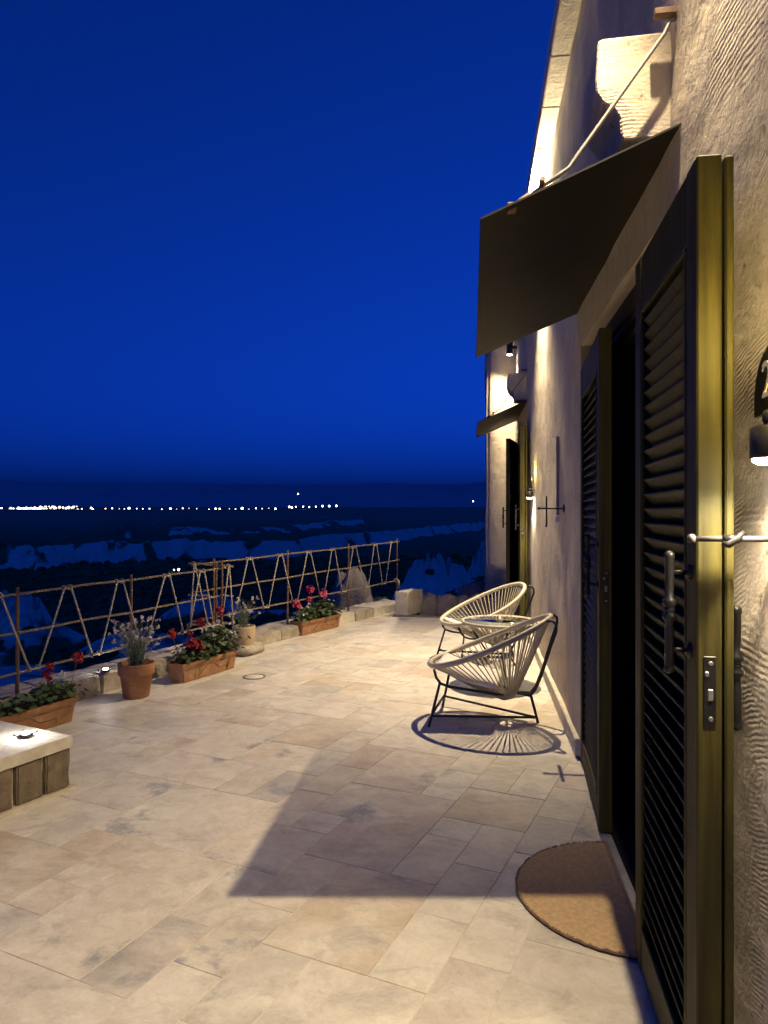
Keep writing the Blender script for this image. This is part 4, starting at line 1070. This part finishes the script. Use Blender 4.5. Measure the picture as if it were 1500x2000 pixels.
# left trough
c1 = along((-2.83, 4.69), FA, -0.42); trough((*c1, 0.004), FA, 0.84, 'terracotta trough planter cut by the left edge of the view')
p = along(c1, FA, 0.30); geranium((*p, 0.155), 'red geranium at the right end of the left trough', [(0.02, -0.055, 0.19, 0.042, M_RED), (-0.01, -0.02, 0.245, 0.03, M_RED), (0.03, 0.17, 0.265, 0.042, M_RED)], (0.05, 0.085), 0.17, 130, 11, small=2, ang=-FA)
p = along(c1, FA, -0.02); geranium((*p, 0.155), 'small flowerless green plant at the left edge of the left trough', [], (0.05, 0.08), 0.13, 90, 12, ang=-FA)
# round pot
pot((-2.645, 5.33, 0.004), 'round terracotta pot with a thick rim between the two nearest troughs', M_TERRA, 0.095, 0.135, 0.265)
carnation((-2.645, 5.33, 0.24), 'tall carnation with many small pale flowers in the terracotta pot', 95, 0.37, 0.20, 62, 5)
# middle trough
c2 = along((-2.52, 5.78), FA, 0.36); trough((*c2, 0.004), FA, 0.72, 'terracotta trough planter with red and white flowers in the middle')
p = along(c2, FA, -0.17); geranium((*p, 0.155), 'red geranium at the near end of the middle trough', [(0.05, -0.04, 0.155, 0.055, M_RED), (0.06, 0.05, 0.135, 0.05, M_RED), (-0.06, -0.16, 0.25, 0.045, M_RED), (-0.03, 0.02, 0.23, 0.03, M_RED)], (0.05, 0.09), 0.18, 110, 13, ang=-FA)
p = along(c2, FA, 0.15); geranium((*p, 0.155), 'bushy plant with white blossoms and two red heads in the middle trough', [(-0.06, -0.12, 0.30, 0.045, M_RED), (-0.02, 0.10, 0.38, 0.048, M_RED), (0.04, 0.20, 0.16, 0.04, M_WHITE)], (0.06, 0.12), 0.30, 330, 14, ang=-FA, small=16)
# tan pot
pot((-2.36, 7.10, 0.094), 'smooth tan clay pot on a stone in front of the parapet', M_TANPOT, 0.095, 0.118, 0.19, False)
carnation((-2.36, 7.10, 0.26), 'sparse carnation with a few pale flowers in the tan pot', 40, 0.34, 0.17, 20, 8)
# far trough
FB = R(23.5); c3 = along((-2.09, 8.19), FB, 0.40); trough((*c3, 0.004), FB, 0.80, 'terracotta trough planter with pink flowers, farthest along the parapet')
p = along(c3, FB, -0.22); geranium((*p, 0.155), 'pink geranium at the near end of the farthest trough', [(-0.03, -0.14, 0.20, 0.055, M_PINK), (-0.02, 0.10, 0.24, 0.04, M_PINK)], (0.05, 0.09), 0.20, 120, 15, ang=-FB, small=5)
p = along(c3, FB, 0.18); geranium((*p, 0.155), 'pink geranium at the far end of the farthest trough', [(0.0, -0.04, 0.28, 0.06, M_PINK), (-0.03, -0.26, 0.36, 0.05, M_PINK)], (0.06, 0.11), 0.25, 200, 16, ang=-FB)
# drain
t = thing('floor_drain', 'round drain cover set flush in the paving near the middle trough', 'drain', (-1.93, 6.09, 0.004))
q = MB(); q.lathe([(0.100, 0.0), (0.100, 0.005), (0.086, 0.005), (0.086, 0.0)], 36); q.build('ring', M_DRAIN, t)
q = MB(); q.lathe([(0.0, 0.003), (0.08, 0.003), (0.082, 0.0)], 30); q.build('cover', M_LIME, t)
# bushes just past the end wall
def bush(p, r, label, seed):
    t = thing('bush', label, 'bush', p, 0, 'dark bushes past the end wall'); rg = random.Random(seed); lf = MB(); st = MB()
    for i in range(420):
        d = Vector((rg.gauss(0, 1), rg.gauss(0, 1), abs(rg.gauss(0, 0.8)))).normalized() * r * rg.uniform(0.5, 1.05) * (1 + 0.35 * mnoise.noise(Vector((i * .1, seed, 1))))
        round_leaf(lf, d, d + Vector((rg.uniform(-.3, .3), rg.uniform(-.3, .3), 0.3)), r * rg.uniform(0.08, 0.16), rg)
        if i % 14 == 0: st.tube([(0, 0, -0.3), d], 0.008, 4, cap=False)
    lf.build('foliage', M_LEAF, t); st.build('stems', M_STEM, t)
bush((-0.25, 14.2, -0.45), 0.42, 'round dark bush behind the rubble wall, left of the boulder', 3)
bush((0.35, 15.2, -0.35), 0.55, 'dark bush against the foot of the end pier', 4)
bush((-1.75, 12.8, -0.5), 0.40, 'dark bush between the rock pillar and the lit end block', 6)

# ------------------------------------------------------------------ town lights far across the valley
TH = math.atan(180 / 1400); fwd = Vector((-math.sin(TH), math.cos(TH), 0)); rgt = Vector((math.cos(TH), math.sin(TH), 0))
def far_pt(x, y, D): return Vector((0, 0, CAM_H)) + (fwd + rgt * ((x - 750) / 1400) + Vector((0, 0, (1000 - y) / 1400))) * D
def lamp_mesh(mat, s):
    m = MB(); m.lathe([(0, -1), (0.7, -0.7), (1, 0), (0.7, 0.7), (0, 1)], 8, Matrix.Scale(s, 4), 0); m.tube([(0, 0, -s), (0, 0, -s - 9)], 0.35, 5, mi=1); return m.mesh('street_lamp', [mat, M_IRON])
LM = {(c, s): lamp_mesh({'w': M_TOWN_W, 'o': M_TOWN_O, 'd': M_TOWN_D}[c], s) for c in 'wod' for s in (1.7, 2.4, 3.4, 4.6)}
lights = [(3, 993, 'w', 3.4)]
rg = random.Random(12)
for x in (206, 219, 233, 243, 253, 267, 279, 292, 316, 345, 357, 369, 384, 408, 421, 429, 448, 460, 472, 486, 500, 512, 525, 538): lights.append((x, 994 + rg.uniform(-1.5, 1), rg.choice('wwddo'), rg.choice((1.7, 1.7, 2.4, 3.4))))
lights += [(333, 994, 'o', 4.6), (252, 993, 'w', 4.6), (178, 992, 'o', 3.4), (181, 995, 'w', 3.4), (190, 997, 'w', 3.4), (160, 994, 'o', 2.4), (565, 990, 'w', 3.4), (570, 991.5, 'w', 3.4), (578, 990, 'w', 2.4), (574, 998, 'w', 3.4), (592, 989.5, 'w', 2.4), (604, 990, 'w', 2.4), (617, 989.5, 'w', 2.4), (630, 988.5, 'w', 3.4), (643, 988.5, 'w', 3.4), (657, 988, 'w', 3.4), (582, 964.5, 'w', 2.4), (56, 1013, 'w', 3.4), (68, 1011.5, 'w', 2.4), (73, 1011.5, 'w', 2.4), (473, 993, 'w', 4.6), (924, 979, 'w', 2.4)]
for i in range(85):
    x = rg.uniform(16, 158); lights.append((x, 994 + rg.uniform(-5, 4.5) * (0.5 if x < 75 else 1), rg.choice('wwdddo'), rg.choice((1.7, 1.7, 2.4, 3.4, 4.6))))
for (x, y, c, s) in lights:
    o = linkobj('street_lamp', LM[(c, s)], None, far_pt(x, y, 2600))
    tag(o, {'w': 'tiny white lamp in the line of town lights far across the valley', 'o': 'tiny orange lamp in the line of town lights far across the valley', 'd': 'faint small lamp in the line of town lights far across the valley'}[c],
        'street lamp', {'w': 'white town lights', 'o': 'orange town lights', 'd': 'faint town lights'}[c])
for k, (x, y, w) in enumerate(((58, 993.5, 44), (20, 995, 6), (118, 998, 24), (142, 999.5, 30))):
    p = far_pt(x, y, 2580); m = MB(); m.bev((0, 0, 0), (w * 1.85, 14, 5.0), 0.3); m.bev((0, 2, 3.2), (w * 1.9, 16, 1.2), 0.2, None, 1)
    o = m.build('lit_building', [M_TOWN_W, M_MOUNT]); o.location = p; o.rotation_euler = (0, 0, TH)
    tag(o, ['longest floodlit hall at the left of the distant town', 'short floodlit hall at the far left of the distant town', 'floodlit low hall below the middle of the distant town', 'floodlit low hall at the right end of the town cluster'][k], 'building', 'floodlit halls of the distant town')
for k, (x, y) in enumerate(((340, 1113), (349, 1112.5))):
    p = far_pt(x, y, 330); o = linkobj('yard_lamp', lamp_mesh(M_TOWN_W, 0.55 if k else 0.35), None, p); tag(o, ['dimmer left lamp of the pair lit on the dark valley floor', 'brighter right lamp of the pair lit on the dark valley floor'][k], 'lamp')
